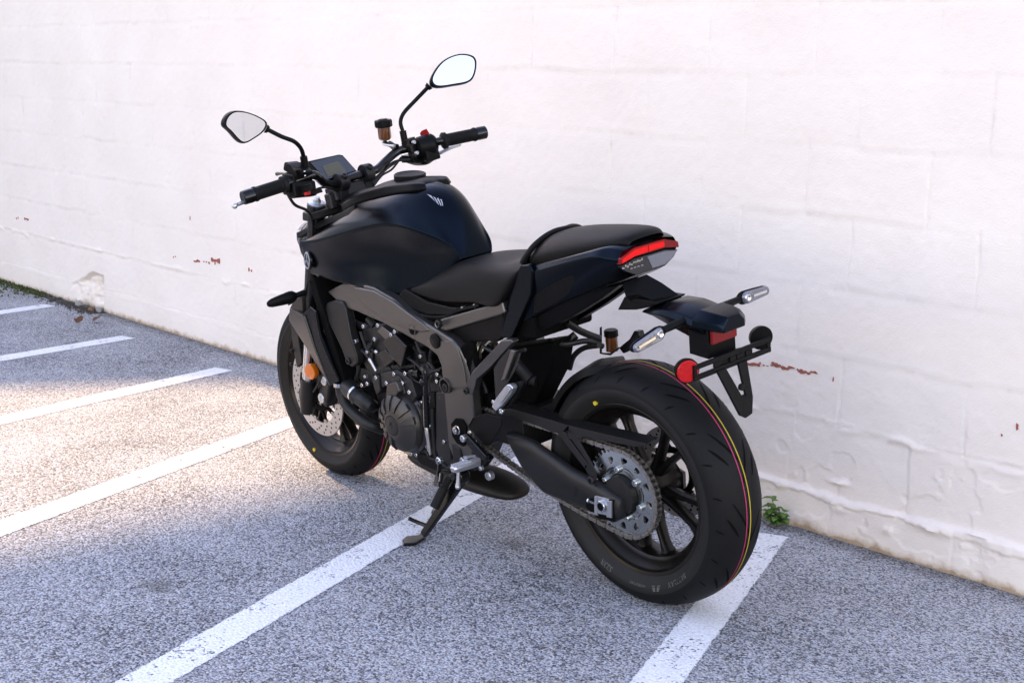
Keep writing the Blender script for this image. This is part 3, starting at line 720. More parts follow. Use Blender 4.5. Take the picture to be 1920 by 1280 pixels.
# axle window with block, adjuster and hollow axle
m = MB(); L = [(0.1046,0.1295,0.2882),(0.0079,0.1295,0.3073),(0.0096,0.1295,0.2496),(0.0708,0.1295,0.2418),(0.1111,0.1295,0.2632)]; m.prism(L, (0,-.003,0)); m.build('axle_slot', 'dark', swa)
m = MB(); L = [(0.0738,0.132,0.3013),(0.0638,0.132,0.3053),(0.0692,0.132,0.2518),(0.0786,0.132,0.2537)]; m.prism(L, (0,-.006,0)); L = [(0.0640,0.132,0.3038),(0.0240,0.132,0.3068),(0.0286,0.132,0.2598),(0.0687,0.132,0.2563)]; m.prism(mv(L, 0,-.0015,0), (0,-.006,0)); L = [(0.0281,0.134,0.3022),(0.0110,0.134,0.3052),(0.0155,0.134,0.2582),(0.0325,0.134,0.2565)]; m.prism(L, (0,-.008,0))
m.build('axle_block', 'alu', swa, bevel=.001)
AXL = P1([(0.0471,0.132,0.2822)]); m = MB(); m.lathe(AXL, (0,1,0), [(-.004,.0150),(.006,.0150),(.007,.0140),(.007,.0105),(.002,.0105)], 32, mi=0, cap=False); m.lathe(AXL, (0,1,0), [(.0005,.0108),(.0022,.0106)], 24, mi=1); m.build('axle', ['chrome', 'dark'], swa)
m = MB(); a = P1([(0.0987,0.13,0.2841)]); e = P1([(0.0758,0.13,0.2827)]); m.beam(a, e, .006, .006); m.lathe(Vector(a)+Vector((0,0,0)), Vector(e)-Vector(a), [(0,.007),(.005,.007)], 6); m.build('adjuster', 'chrome', swa)
m = MB(); L = [(0.1096,0.13,0.2535),(0.0651,0.13,0.2551),(0.0676,0.13,0.2501),(0.1006,0.13,0.2471)]; m.prism(L, (0,-.004,0)); m.build('adjuster_mark', 'steel', swa)
m = MB(); m.bolt(P1([(0.0813,0.128,0.3427)]), (0,1,0), .011, .008); m.build('bolt', 'cast', swa)
m = MB(); L = [(0.1594,0.128,0.2855),(0.1443,0.128,0.2966),(0.1409,0.128,0.3106),(0.1348,0.128,0.3121),(0.1391,0.128,0.2906),(0.1499,0.128,0.2820)]; m.prism(L, (0,-.003,0)); m.build('scuff_plate', 'frame', swa)
# chain guard
m = MB()
m.prism([(0.4248,0.112,0.4556),(0.3998,0.112,0.4637),(0.2262,0.112,0.4652),(0.1705,0.112,0.4639),(0.1926,0.112,0.4433),(0.2177,0.112,0.4335),(0.2343,0.112,0.4300),(0.2868,0.112,0.4364),(0.4225,0.112,0.4410)], (0,-.004,0))
m.prism([(0.1705,0.112,0.4639),(-0.0628,0.112,0.4735),(-0.1054,0.112,0.4761),(-0.0977,0.112,0.4676),(-0.0615,0.112,0.4581),(0.1181,0.112,0.4436),(0.1346,0.112,0.4343),(0.1419,0.112,0.4384),(0.1725,0.112,0.4462)], (0,-.004,0))
m.prism([(0.2177,0.112,0.4335),(0.1926,0.112,0.4433),(0.1136,0.112,0.3758),(0.1123,0.112,0.3689),(0.1223,0.112,0.3665),(0.1214,0.112,0.3566)], (0,-.004,0))
m.prism([(0.1713,0.112,0.4565),(0.1419,0.112,0.4384),(0.0825,0.112,0.3601),(0.0826,0.112,0.3400),(0.1024,0.112,0.3337),(0.1214,0.112,0.3566),(0.1123,0.112,0.3689),(0.1113,0.112,0.3792),(0.1772,0.112,0.4394)], (0,-.004,0))
cgt = [(0.4248,0.112,0.4556),(0.3998,0.112,0.4637),(0.2262,0.112,0.4652),(0.1705,0.112,0.4639),(-0.0628,0.112,0.4735),(-0.1054,0.112,0.4761)]; vs = []
for x, y, z in cgt: vs += [(x, y, z), (x, y-.040, z+.004)]
m.add(vs, [(2*i, 2*i+1, 2*i+3, 2*i+2) for i in range(len(cgt)-1)])
m.build('chain_guard', 'cast', bike, bevel=.0012)
# rear hugger in front of the tyre
def arc_shell(cx, cz, r, a0, a1, yw, th, n=20, rise=.012):
    m = MB(); rings = []
    for i in range(n+1):
        a = a0+(a1-a0)*i/n; yy = yw*(1-.8*(i/n)**9); r_ = r; r = r_-.016*(i/n)**9; rise = .012*(1-(i/n)**9) if rise else 0
        pr = [(-yy, r-.02), (-yy*.9, r), (0, r+rise), (yy*.9, r), (yy, r-.02), (yy-.003, r-.021), (yy*.88, r-th), (0, r+rise-th), (-yy*.88, r-th), (-yy+.003, r-.021)]
        rings.append([Vector((cx+q*math.cos(a), y, cz+q*math.sin(a))) for y, q in pr]); r = r_
    m.loft(rings); return m
arc_shell(0, .315, .328, math.radians(20), math.radians(74), .075, .004).build('hugger_fender', 'plastic', bike, sharp=40)
# right-hand rear: fluid bottle, its hose and bracket, silver peg
m = MB(); m.tube([(0.3401,-0.06,0.5378),(0.3191,-0.06,0.5774),(0.2771,-0.06,0.6066),(0.2193,-0.06,0.6234)], .0075, 10); m.build('brake_hose', 'hose', bike)
m = MB(); m.tube([(0.3446,0,0.6303),(0.2826,0,0.6315),(0.2540,-0.05,0.6320),(0.2476,-0.1,0.6055)], .008, 8); m.tube([(0.2717,-0,0.6925),(0.2717,-0.05,0.6555),(0.2557,-0.1,0.6248)], .010, 8); m.tube([(0.3269,-0,0.6037),(0.2933,-0.05,0.6433)], .012, 8)
m.prism([(0.2757,-0.12,0.6476),(0.2693,-0.12,0.6515),(0.2766,-0.12,0.5777),(0.2440,-0.12,0.5817),(0.2081,-0.12,0.6053),(0.2086,-0.12,0.5994),(0.2425,-0.12,0.5760),(0.2831,-0.12,0.5736)], (0,-.004,0))
m.build('bottle_bracket', 'cast', bike, bevel=.001)
m = MB(); q = P1([(0.2437,-0.13,0.6058)]); m.lathe(Vector(q)+Vector((0,0,-.021)), (0,0,1), [(0,.012),(.002,.0165),(.042,.0165)], 24); rb_ = m.build('fluid_reservoir', 'fluid', bike)
m = MB(); m.lathe(Vector(q)+Vector((0,0,.021)), (0,0,1), [(0,.019),(.015,.019),(.018,.016)], 24); m.build('cap', 'plastic', rb_)
m = MB(); m.prism([(0.2186,-0.13,0.5981),(0.2041,-0.13,0.5843),(0.1835,-0.13,0.5951),(0.1371,-0.13,0.6418),(0.1416,-0.13,0.6555),(0.1590,-0.13,0.6543),(0.1766,-0.13,0.6298),(0.2122,-0.13,0.6035)], (0,-.02,0)); m.build('peg_bracket', 'gloss', bike, bevel=.003)
m = MB(); m.tube([(0.2410,-0.2,0.5807),(0.2231,-0.2,0.6045),(0.2130,-0.2,0.6298)], [.010,.009,.006], 10); m.build('passenger_peg', 'alu', bike)

# ---------------------------------------------------------------- fuel tank
T0 = [(1.215,0,.935), (1.10,0,.985), (.98,0,1.005), (.86,0,1.028), (.79,0,1.033), (.73,0,1.022), (.68,0,.984), (.645,0,.925), (.615,0,.832)]
T1 = [(1.24,.085,.882), (1.10,.085,.958), (.98,.085,.984), (.86,.078,1.010), (.79,.068,1.016), (.73,.056,1.004), (.685,.046,.968), (.650,.042,.915), (.615,.040,.833)]
T2 = [(1.29,.115,.836), (1.12,.130,.905), (.98,.130,.938), (.87,.118,.960), (.80,.106,.963), (.735,.092,.948), (.69,.075,.922), (.655,.062,.886), (.615,.055,.834)]
T3 = [P1([(1.3072,0.13,0.8293)]), P1([(1.1944,0.15,0.8401)]), P1([(1.0048,0.148,0.8908)]), P1([(0.8524,0.13,0.9295)]), P1([(0.7581,0.118,0.9208)]), P1([(0.6882,0.088,0.8962)]), P1([(0.6415,0.07,0.8750)]), P1([(0.6200,0.062,0.8533)]), P1([(0.6169,0.056,0.8315)])]
T4 = [P1([(1.3002,0.133,0.8140)]), P1([(1.1826,0.146,0.7915)]), P1([(1.0269,0.124,0.8203)]), P1([(0.8997,0.098,0.8444)]), P1([(0.8045,0.084,0.8439)]), P1([(0.7231,0.068,0.8403)]), P1([(0.6642,0.066,0.8373)]), P1([(0.6327,0.06,0.8321)]), P1([(0.6256,0.054,0.8211)])]
T5 = [P1([(1.3043,0.128,0.7655)]), P1([(1.1607,0.146,0.7613)]), P1([(1.0162,0.14,0.7611)]), P1([(0.9077,0.122,0.7656)]), P1([(0.8376,0.098,0.7658)]), P1([(0.7566,0.082,0.7799)]), P1([(0.6847,0.07,0.7966)]), P1([(0.6485,0.06,0.8062)]), P1([(0.6309,0.053,0.8098)])]
T6 = [P1([(1.2919,0.126,0.7295)]), P1([(1.1250,0.146,0.7296)]), P1([(1.0007,0.146,0.7292)]), P1([(0.9054,0.13,0.7204)]), P1([(0.8544,0.112,0.7104)]), P1([(0.7735,0.094,0.7342)]), P1([(0.7020,0.07,0.7640)]), P1([(0.6595,0.058,0.7818)]), P1([(0.6393,0.05,0.7946)])]
tank = cage('fuel_tank', [T0, T1, T2, T3, T4, T5, T6], 'paint', bike, crease=((3,1.),(6,.6)), ends=((0,.5),(8,.6)), sub=3, thick=.004)
# silver wing emblem on the tank
m = MB()

bm = bmesh.new()
for L_ in ([(0.7430,0.055,1.0072),(0.7259,0.055,1.0085),(0.6991,0.055,0.9839),(0.7096,0.055,0.9920)], [(0.7185,0.055,1.0098),(0.7076,0.055,1.0114),(0.6897,0.055,0.9832),(0.6966,0.055,0.9849)], [(0.7001,0.055,1.0134),(0.6888,0.055,1.0172),(0.6785,0.055,0.9871),(0.6847,0.055,0.9851)], [(0.6810,0.055,1.0222),(0.6686,0.055,1.0261),(0.6694,0.055,0.9922),(0.6742,0.055,0.9918)]):
    bm.faces.new([bm.verts.new(a) for a in L_])
bmesh.ops.subdivide_edges(bm, edges=bm.edges[:], cuts=3, use_grid_fill=True)
me = bpy.data.meshes.new('wing_emblem'); bm.to_mesh(me); bm.free(); me.materials.append(M['emblem'])
o = bpy.data.objects.new('wing_emblem', me); COL.objects.link(o); o.parent = tank
k = o.modifiers.new('on_tank', 'SHRINKWRAP'); k.target = tank; k.offset = .0012; k.wrap_method = 'NEAREST_SURFACEPOINT'; k.wrap_mode = 'ABOVE_SURFACE'
# top cover: raised dark shell in front with mesh inlet and filler cap
C0 = [(1.235,0,.940), (1.13,0,.982), (1.03,0,.998), (.985,0,1.018), (.90,0,1.030), (.83,0,1.035), (.79,0,1.034), (.772,0,1.024)]
C1 = [(1.240,.050,.934), (1.13,.050,.978), (1.03,.050,.993), (.985,.040,1.016), (.90,.042,1.028), (.83,.040,1.031), (.795,.026,1.028), (.776,.022,1.016)]
C2 = [P1([(1.1149,0.092,0.9491)]), P1([(1.0361,0.088,0.9863)]), P1([(0.9333,0.082,1.0130)]), P1([(0.8770,0.075,1.0220)]), P1([(0.7951,0.066,1.0307)]), P1([(0.7819,0.052,1.0292)]), P1([(0.7640,0.034,1.0288)]), (.780,.028,1.012)]
C3 = [P1([(1.1039,0.098,0.9336)]), P1([(1.0321,0.094,0.9641)]), P1([(0.9190,0.088,0.9907)]), P1([(0.8600,0.081,1.0015)]), P1([(0.7818,0.071,1.0132)]), P1([(0.7731,0.057,1.0143)]), P1([(0.7534,0.038,1.0183)]), (.784,.030,1.000)]
C4 = [(a, b*.72, c-.016) for a, b, c in C3]
tc_ = cage('tank_cover', [C0, C1, C2, C3, C4], 'plastic', tank, crease=((2,.5),(3,.7)), ends=((0,.8),(7,.5)), sub=3)
m = MB(); m.prism([(1.0755,0.062,0.9753),(1.0119,0.062,0.9959),(0.9660,0.062,1.0009),(0.9646,0.062,0.9948),(0.9875,0.062,0.9852),(1.0654,0.062,0.9713)], (0,-.003,-.004)); m.build('mesh_inlet', mat('inlet_mesh', (.008,.008,.008), .9, bump=1, bscale=700), tank, bevel=.001)
q = Vector((.885, 0, 1.034)); m = MB(); m.lathe(q, (-.06,0,1), [(-.01,.046),(.006,.046),(.008,.043),(.004,.034),(.005,.0),], 40); m.build('filler_cap', 'plastic', tank)
# long side strip under the cover
m = MB()
a = [(1.3340,0.125,0.8506),(1.1976,0.12,0.8989),(1.0611,0.115,0.9405),(1.0279,0.105,0.9603)]; e = [(1.3267,0.13,0.8356),(1.1707,0.128,0.8884),(1.0348,0.122,0.9268),(1.0138,0.112,0.9408)]
vs = []
for q, r in zip(a, e): vs += [Vector(q), Vector(r), Vector(r)-Vector((0,.02,.004)), Vector(q)-Vector((0,.05,-.0))]
m.loft([vs[i:i+4] for i in range(0, len(vs), 4)]); m.build('cover_strip', 'plastic', tank, bevel=.003, seg=3)
m = MB(); m.loft([[Vector((x, -y, z)) for x, y, z in vs[i:i+4]] for i in range(0, len(vs), 4)]); m.build('cover_strip', 'plastic', tank, bevel=.003, seg=3)
# side panel under the seat nose
def both(name, L, y_in, matn, par, bevel=.003, scale=1.):
    for s in (1, -1):
        m = MB(); m.prism([(x, s*y, z) for x, y, z in L], (0, -s*y_in, 0), scale=scale); m.build(name, matn, par, bevel=bevel, seg=3)
both('seat_cowl', [(0.8104,0.118,0.7411),(0.7791,0.118,0.7343),(0.7061,0.12,0.7170),(0.5931,0.125,0.7188),(0.5469,0.13,0.7250),(0.5880,0.13,0.6968),(0.7021,0.128,0.6797),(0.7835,0.125,0.6858),(0.8582,0.12,0.7008)], .03, 'plastic', tank, .006)
m = MB(); m.tube([(0.7761,0.124,0.6788),(0.7081,0.124,0.6748),(0.6227,0.124,0.6873),(0.5559,0.124,0.7149),(0.4667,0.124,0.7421)], .0055, 10); m.build('trim_edge', 'plastic', tank)
# front emblem and headlight side
emL = P1([(1.2582,0.141,0.7753)])
m = MB(); nx_ = Vector((.25, 1, .1)).normalized(); m.lathe(Vector(emL)-nx_*.004, nx_, [(0,.028),(.006,.028),(.008,.026)], 32); bdg = m.build('round_badge', 'gloss', tank)
m = MB(); x_, y_, d_ = axes(nx_); c0 = Vector(emL)+nx_*.0045
m.tube([c0+x_*.024*math.cos(t)+y_*.024*math.sin(t) for t in np.linspace(0, 2*PI, 33)[:-1]], .0016, 6, 1, closed=True)
for k in range(3):
    a = PI/2+2*PI*k/3; d = x_*math.cos(a)+y_*math.sin(a); sd = d_.cross(d)
    m.beam(c0, c0+d*.010, .003, .002, d_)
    for s in (-1, 0, 1): m.beam(c0+d*.010+sd*.004*s, c0+d*.022+sd*.004*s, .0016, .002, d_)
    m.beam(c0+d*.010-sd*.005, c0+d*.010+sd*.005, .002, .002, d_)
m.build('badge_mark', 'emblem', bdg)
m = MB(); m.prism([(1.3053,0.13,0.7994),(1.2897,0.13,0.7508),(1.2345,0.13,0.7206),(1.1557,0.13,0.7238),(1.1615,0.13,0.7363),(1.2186,0.13,0.7392),(1.2652,0.13,0.7537),(1.2946,0.13,0.7939)], (0,-.02,0)); m.build('nose_panel', 'gloss', tank, bevel=.003)

# ---------------------------------------------------------------- seats
S0 = [(.80,0,.70), (.70,0,.78), (.62,0,.835), (.54,0,.846), (.46,0,.848), (.40,0,.853), (.345,0,.868), (.31,0,.885)]
S1 = [(.80,.06,.70), (.70,.055,.79), (.62,.060,.835), (.54,.075,.843), (.46,.085,.845), (.40,.09,.850), (.345,.085,.868), (.31,.08,.885)]
S2 = [P1([(0.7796,0.112,0.7483)]), P1([(0.7134,0.106,0.7798)]), P1([(0.5962,0.1,0.8227)]), P1([(0.5107,0.112,0.8412)]), P1([(0.4138,0.128,0.8503)]), P1([(0.3578,0.13,0.8560)]), P1([(0.3217,0.125,0.8591)]), P1([(0.2950,0.115,0.8684)])]
S3 = [P1([(0.7749,0.12,0.7431)]), P1([(0.6978,0.122,0.7506)]), P1([(0.5816,0.128,0.7672)]), P1([(0.4768,0.138,0.7832)]), P1([(0.3986,0.148,0.7915)]), P1([(0.3514,0.15,0.8094)]), P1([(0.3186,0.145,0.8334)]), P1([(0.2914,0.13,0.8597)])]
S4 = [P1([(0.7768,0.116,0.7342)]), P1([(0.7018,0.122,0.7272)]), P1([(0.5877,0.128,0.7292)]), P1([(0.4813,0.138,0.7536)]), P1([(0.4073,0.146,0.7471)]), P1([(0.3673,0.148,0.7575)]), P1([(0.3291,0.143,0.8037)]), P1([(0.2948,0.128,0.8505)])]
S5 = [(a, b-.02, c-.004) for a, b, c in S4]
cage('rider_seat', [S0, S1, S2, S3, S4, S5], 'vinyl', bike, crease=((4,.4),), sub=3, ends=((0,.5),))
# pillion pad
Q0 = [(.290,0,.895), (.285,0,.935), (.20,0,.955), (.08,0,.966), (.0,0,.972), (-.035,0,.968), (-.045,0,.955)]
Q1 = [(.295,.06,.893), (.285,.055,.930), (.20,.065,.950), (.08,.06,.962), (.0,.05,.968), (-.032,.042,.965), (-.042,.04,.953)]
Q2 = [(.285,.095,.885), (.265,.095,.906), (.19,.10,.925), (.08,.088,.945), (.0,.072,.957), (-.028,.06,.958), (-.038,.056,.948)]
Q3 = [(.275,.104,.878), (.255,.106,.890), (.19,.108,.906), (.08,.096,.930), (.0,.078,.946), (-.025,.066,.950), (-.034,.06,.942)]
Q4 = [(a, b*.96, c-.034) for a, b, c in Q3]
cage('passenger_seat', [Q0, Q1, Q2, Q3, Q4], 'vinyl', bike, crease=((3,.3),), sub=3)
# padded rim arching round the front of the pillion pad
rimL = [(0.2939,0.112,0.8720),(0.2887,0.108,0.8842),(0.2753,0.088,0.9116),(0.2639,0.06,0.9304),(0.2556,0.03,0.9402),(0.2479,0,0.9418)]
rimR = [(x, -y, z) for x, y, z in rimL[::-1]][1:]
m = MB(); m.tube(rimL+rimR, .0105, 12, 5, flat=.75); m.build('seat_rim', 'vinyl', bike)

# ---------------------------------------------------------------- tail
U0 = [(.31,0,.870), (.20,0,.915), (.08,0,.944), (.0,0,.960), (-.035,0,.957), (-.050,0,.951)]
U1 = [P1([(0.2790,0.108,0.8646)]), P1([(0.1626,0.112,0.8966)]), P1([(0.0360,0.11,0.9326)]), (.005,.098,.941), (-.028,.092,.937), (-.040,.088,.933)]
U2 = [P1([(0.2547,0.122,0.8541)]), P1([(0.1456,0.12,0.8869)]), P1([(0.0270,0.118,0.9223)]), (.005,.112,.916), (-.026,.105,.915), (-.037,.102,.914)]
U3 = [P1([(0.2804,0.116,0.7830)]), P1([(0.1701,0.112,0.8310)]), P1([(0.0671,0.108,0.8631)]), (.0,.106,.892), (-.026,.102,.895), (-.036,.100,.896)]
U4 = [P1([(0.3846,0.11,0.6738)]), P1([(0.2207,0.1,0.7596)]), P1([(0.1057,0.085,0.8102)]), (.01,.072,.845), (-.018,.062,.858), (-.030,.058,.864)]
U5 = [(a, 0, c-.0) for a, b, c in U4]
cage('tail_fairing', [U0, U1, U2, U3, U4, U5], 'paint', bike, crease=((1,.6),(2,.7),(4,.6)), ends=((0,.6),(5,1.)), sub=3)
m = MB(); m.prism([(-.036, y, z) for y, z in [(.086,.924),(.098,.912),(.096,.897),(.056,.868),(-.056,.868),(-.096,.897),(-.098,.912),(-.086,.924),(0,.942)]], (.03,0,0)); m.build('tail_cap', 'dark', bike, bevel=.002)
both('side_cover', [(0.2840,0.128,0.8711),(0.2512,0.128,0.8763),(0.2416,0.126,0.8593),(0.2527,0.128,0.8006),(0.3419,0.128,0.6807),(0.3596,0.12,0.6644),(0.4049,0.12,0.6601),(0.3539,0.13,0.7621),(0.3143,0.13,0.8403)], .022, 'paint', bike, .005)
both('tail_panel', [(0.2478,0.118,0.8485),(0.0318,0.113,0.9259),(0.0611,0.111,0.8908),(0.1015,0.108,0.8535),(0.1475,0.098,0.8063),(0.1994,0.1,0.7737),(0.2701,0.112,0.7387)], .012, 'plastic', bike, .003)
both('under_tray', [(0.3932,0.09,0.6543),(0.2968,0.09,0.7209),(0.1593,0.09,0.7933),(0.0646,0.06,0.8260),(0.0190,0.05,0.8349),(0.0814,0.05,0.7945),(0.1673,0.06,0.7438),(0.3145,0.08,0.6671),(0.3361,0.09,0.6547)], .03, 'plastic', bike, .004)
# tail light: red bar over a clear lens
XT = -.040
def yz(P, dx=0.): return [(XT+dx, y, z) for y, z in P]
def tl(L, back, matn, name, par, bevel=.002):
    m = MB(); m.prism(L, back); return m.build(name, matn, par, bevel=bevel, smooth=True)
tl_ = tl(yz([(.100,.919),(.052,.935),(-.052,.935),(-.100,.919),(-.102,.904),(-.052,.913),(.052,.913),(.102,.904)], -.004), (.018,0,0), 'redlens', 'tail_light', bike, .002)
tl(yz([(.094,.916),(.052,.930),(.008,.931),(.008,.916),(.052,.915),(.096,.906)], -.0055), (.006,0,0), 'redlit', 'lit_bar', tl_, .001)
tl(yz([(.004,.931),(-.048,.930),(-.050,.917),(.004,.916)], -.0055), (.006,0,0), 'redlit', 'lit_bar', tl_, .001)
tl(yz([(.099,.899),(.052,.908),(-.052,.908),(-.099,.899),(-.084,.884),(-.050,.868),(.050,.868),(.084,.884)], -.002), (.016,0,0), 'smoke', 'lens_body', tl_, .002)
tl(yz([(.010,.905),(-.052,.905),(-.094,.898),(-.080,.885),(-.050,.873),(-.005,.873)], -.0035), (.004,0,0), 'clear', 'clear_lens', tl_, .001)
m = MB()
for k in range(10):
    y_ = .092-.062*k/9; m.box((XT-.003, y_, .897+.006*(k/9)+random.uniform(-.003, .003)), (.004, .004, random.uniform(.003,.006)))
for k in range(4): m.box((XT-.003, .066-.012*k, .888), (.003, .007, .002))
build_each(m, 'reflector_facet', 'steel', tl_)
# ---------------------------------------------------------------- rear licence arm, lamps and plate holder
m = MB(); top = [(0.0092,0.05,0.8441),(-0.0468,0.02,0.8653),(-0.0652,-0.01,0.8399),(-0.1097,-0.03,0.8069),(-0.1087,0,0.7929),(-0.0961,0.03,0.8022),(-0.0420,0.05,0.8218),(-0.0104,0.06,0.8146)]; m.prism(top, (0, -.015, -.018)); m.prism([(0.0085,0.045,0.8072),(-0.1107,0.045,0.8103),(-0.1069,0.045,0.8046),(-0.0643,0.045,0.7895),(-0.0283,0.045,0.7791),(0.0354,0.045,0.7700)], (0,-.09,0)); arm = m.build('licence_arm', 'plastic', bike, bevel=.004)
K = [  # cross-sections of the lamp housing, front to rear: centre x, z, half width, height
 (-.048,.778,.046,.010), (-.080,.784,.060,.022), (-.130,.790,.067,.042), (-.180,.786,.067,.052), (-.228,.776,.064,.054), (-.250,.772,.060,.052)]
def kring(x, z, hw, h): return [Vector((x, y*hw, z+q*h)) for y, q in [(-.45,.5),(.45,.5),(.9,.22),(1,-.1),(.7,-.55),(.45,-1.0),(-.45,-1.0),(-.7,-.55),(-1,-.1),(-.9,.22)]]
m = MB(); m.loft([kring(*k) for k in K]); hs = m.build('lamp_housing', 'paint', bike, bevel=.004, seg=3)
m = MB(); m.loft([[Vector((x, y*hw, z+q)) for y, q in [(-.55,.028),(.55,.028),(.95,.012),(1,-.006),(-1,-.006),(-.95,.012)]] for x, z, hw in [(-.226,.779,.068), (-.262,.776,.066), (-.285,.770,.052), (-.296,.765,.036)]]); m.build('plate_lamp', 'paint', hs, bevel=.003, seg=3)
m = MB(); m.loft([[Vector((x, y*hw, z)) for y in (1, -1)]+[Vector((x-.0, y*hw, z2)) for y in (-1, 1)] for x, z, z2, hw in [(-.200,.760,.700,.052), (-.256,.766,.694,.048)]]); m.build('lamp_back', 'plastic', hs, bevel=.003)
m = MB(); m.prism([(-.2575,.043,.762), (-.2575,-.043,.762), (-.2575,-.043,.730), (-.2575,.043,.730)], (-.008,0,-.001)); m.build('rear_reflector', 'redlens', hs, bevel=.002)
# slotted plate bar with legs, and two round reflectors
def barbox(m, x, y0, y1, z0, z1, t=.006): m.box((x, (y0+y1)/2, (z0+z1)/2), (t, abs(y1-y0), z1-z0))
m = MB(); xb_, zc = -.286, .690
m2_ = [(-.135,-.128,1), (.128,.135,1)]
barbox(m, xb_, -.135, .135, zc+.006, zc+.018); barbox(m, xb_, -.135, .135, zc-.019, zc-.006)
for y0, y1 in ((-.135,-.122), (-.068,-.044), (-.010,.012), (.046,.066), (.124,.135)): barbox(m, xb_+.0005, y0, y1, zc-.0058, zc+.0058)
for y0 in (.028, .095): pass
barbox(m, xb_+.0003, -.040, -.012, zc-.0057, zc+.0057)
m.add([Vector((-.262, y, z)) for y, z in ((-.04,.70),(.04,.70),(.04,.66),(-.04,.66))]+[Vector((-.284, y, z)) for y, z in ((-.05,.706),(.05,.706),(.05,.672),(-.05,.672))], [(0,1,2,3),(4,7,6,5),(0,4,5,1),(1,5,6,2),(2,6,7,3),(3,7,4,0)])
leg = [(.062,.674), (-.040,.674), (-.036,.600), (-.020,.560), (.004,.555), (.018,.565)]
def zx(y, z): return Vector((xb_-.004-(.69-z)*.22, y, z))
for quad in ([(.062,.676),(.032,.676),(-.002,.600),(.018,.560)], [(-.012,.676),(-.042,.676),(-.036,.590),(-.014,.600)], [(.018,.562),(-.002,.602),(-.014,.602),(-.036,.592),(-.022,.556),(.004,.552)]):
    m.prism([zx(*q) for q in quad], (.008, 0, .001))
ph = m.build('plate_holder', 'plastic', bike, bevel=.0015)
m = MB(); m.lathe(zx(-.006,.622)+Vector((.004,0,0)), (1,0,0), [(-.006,.008),(.002,.008)], 16); m.build('grommet', 'rubber', ph)
for s, c_ in ((1, P1([(-0.2669,0.14,0.6956)])), (-1, P1([(-0.2529,-0.137,0.7003)]))):
    m = MB(); m.lathe(Vector(c_)+Vector((-.004,0,0)), (-.85,.40,-.05), [(-.012,.026),(-.002,.029),(.004,.029)], 40); rr = m.build('round_reflector', 'plastic', bike)
    m = MB()
    c0 = Vector(c_)+Vector((-.004,0,0))+Vector((-.85,.40,-.05)).normalized()*.0045
    if s > 0:
        m.lathe(c0, (-.85,.40,-.05), [(-.002,.026),(.002,.026),(.004,.024),(.0045,.001)], 40)
        ld = m.build('lens', mat('prismatic_red', (.42,.005,.006), .28, 0, .35, coat=.1), rr)
        n_ = ld.data.materials[0].node_tree; tcc = n_.nodes.new('ShaderNodeTexCoord'); ck = n_.nodes.new('ShaderNodeTexVoronoi'); ck.inputs['Scale'].default_value = 170; bpp = n_.nodes.new('ShaderNodeBump'); bpp.inputs['Strength'].default_value = .8
        n_.links.new(tcc.outputs['Object'], ck.inputs['Vector']); n_.links.new(ck.outputs['Distance'], bpp.inputs['Height']); n_.links.new(bpp.outputs[0], n_.nodes['Principled BSDF'].inputs['Normal'])
    else:
        m.lathe(c0+Vector((.001,0,0)), (-.85,.40,-.05), [(-.002,.024),(.001,.024)], 40); m.build('lens', 'plastic', rr)
# turn signals
def signal(inner, outer, r0, r1, stalk, lens, facing=(-1,0,0)):
    inner, outer = Vector(inner), Vector(outer); ax = (outer-inner).normalized(); f = Vector(facing).normalized(); f = (f-ax*f.dot(ax)).normalized(); up = ax.cross(f)
    m = MB(); rings = []
    for t, k in [(-.12,.45),(0,.85),(.12,1),(.5,1),(.85,.92),(.97,.7),(1.03,.35)]:
        r = (r0*(1-t)+r1*t)*k; c = inner+(outer-inner)*t
        rings.append([c+up*r*math.cos(a)+f*(r*.72 if math.sin(a) < 0 else r*.45)*math.sin(a) for a in np.linspace(0, 2*PI, 17)[:-1]])
    m.loft(rings); m.tube([Vector(stalk), inner-ax*.004], [.011,.008], 12, 1)
    b_ = m.build('turn_signal', 'plastic', bike, sharp=50)
    if lens:
        m = MB(); out = []; L = (outer-inner).length
        for u in np.linspace(PI/2, 3*PI/2, 9): out.append(inner+ax*(r0*.85*math.cos(u)+r0*.7)+up*r0*.88*math.sin(u))
        for u in np.linspace(-PI/2, PI/2, 9): out.append(outer+ax*(r1*.85*math.cos(u)-r1*.7)+up*r1*.88*math.sin(u))
        m.prism([q+f*r0*.42 for q in out], f*.006, scale=.9); m.build('lens', 'clear', b_, bevel=.002, seg=3)
        m = MB(); m.lathe(inner+ax*r0*.75+f*(r0*.42+.006), f, [(-.002,.009),(.001,.009),(.002,.007),(.001,.004)], 24); m.beam(inner+ax*r0*1.7+f*(r0*.42+.0062), outer-ax*r1*.9+f*(r0*.42+.0062), .006, .003, f); m.build('bulb_reflector', 'chrome', b_)
    return b_
signal(P1([(-0.1884,0.128,0.7715)]), P1([(-0.1763,0.215,0.7490)]), .0175, .013, (-.195,.05,.782), True, (-1,.25,.1))
signal(P1([(-0.2006,-0.135,0.7881)]), P1([(-0.2126,-0.218,0.7942)]), .0175, .013, (-.205,-.05,.785), True, (-1,-.1,.1))
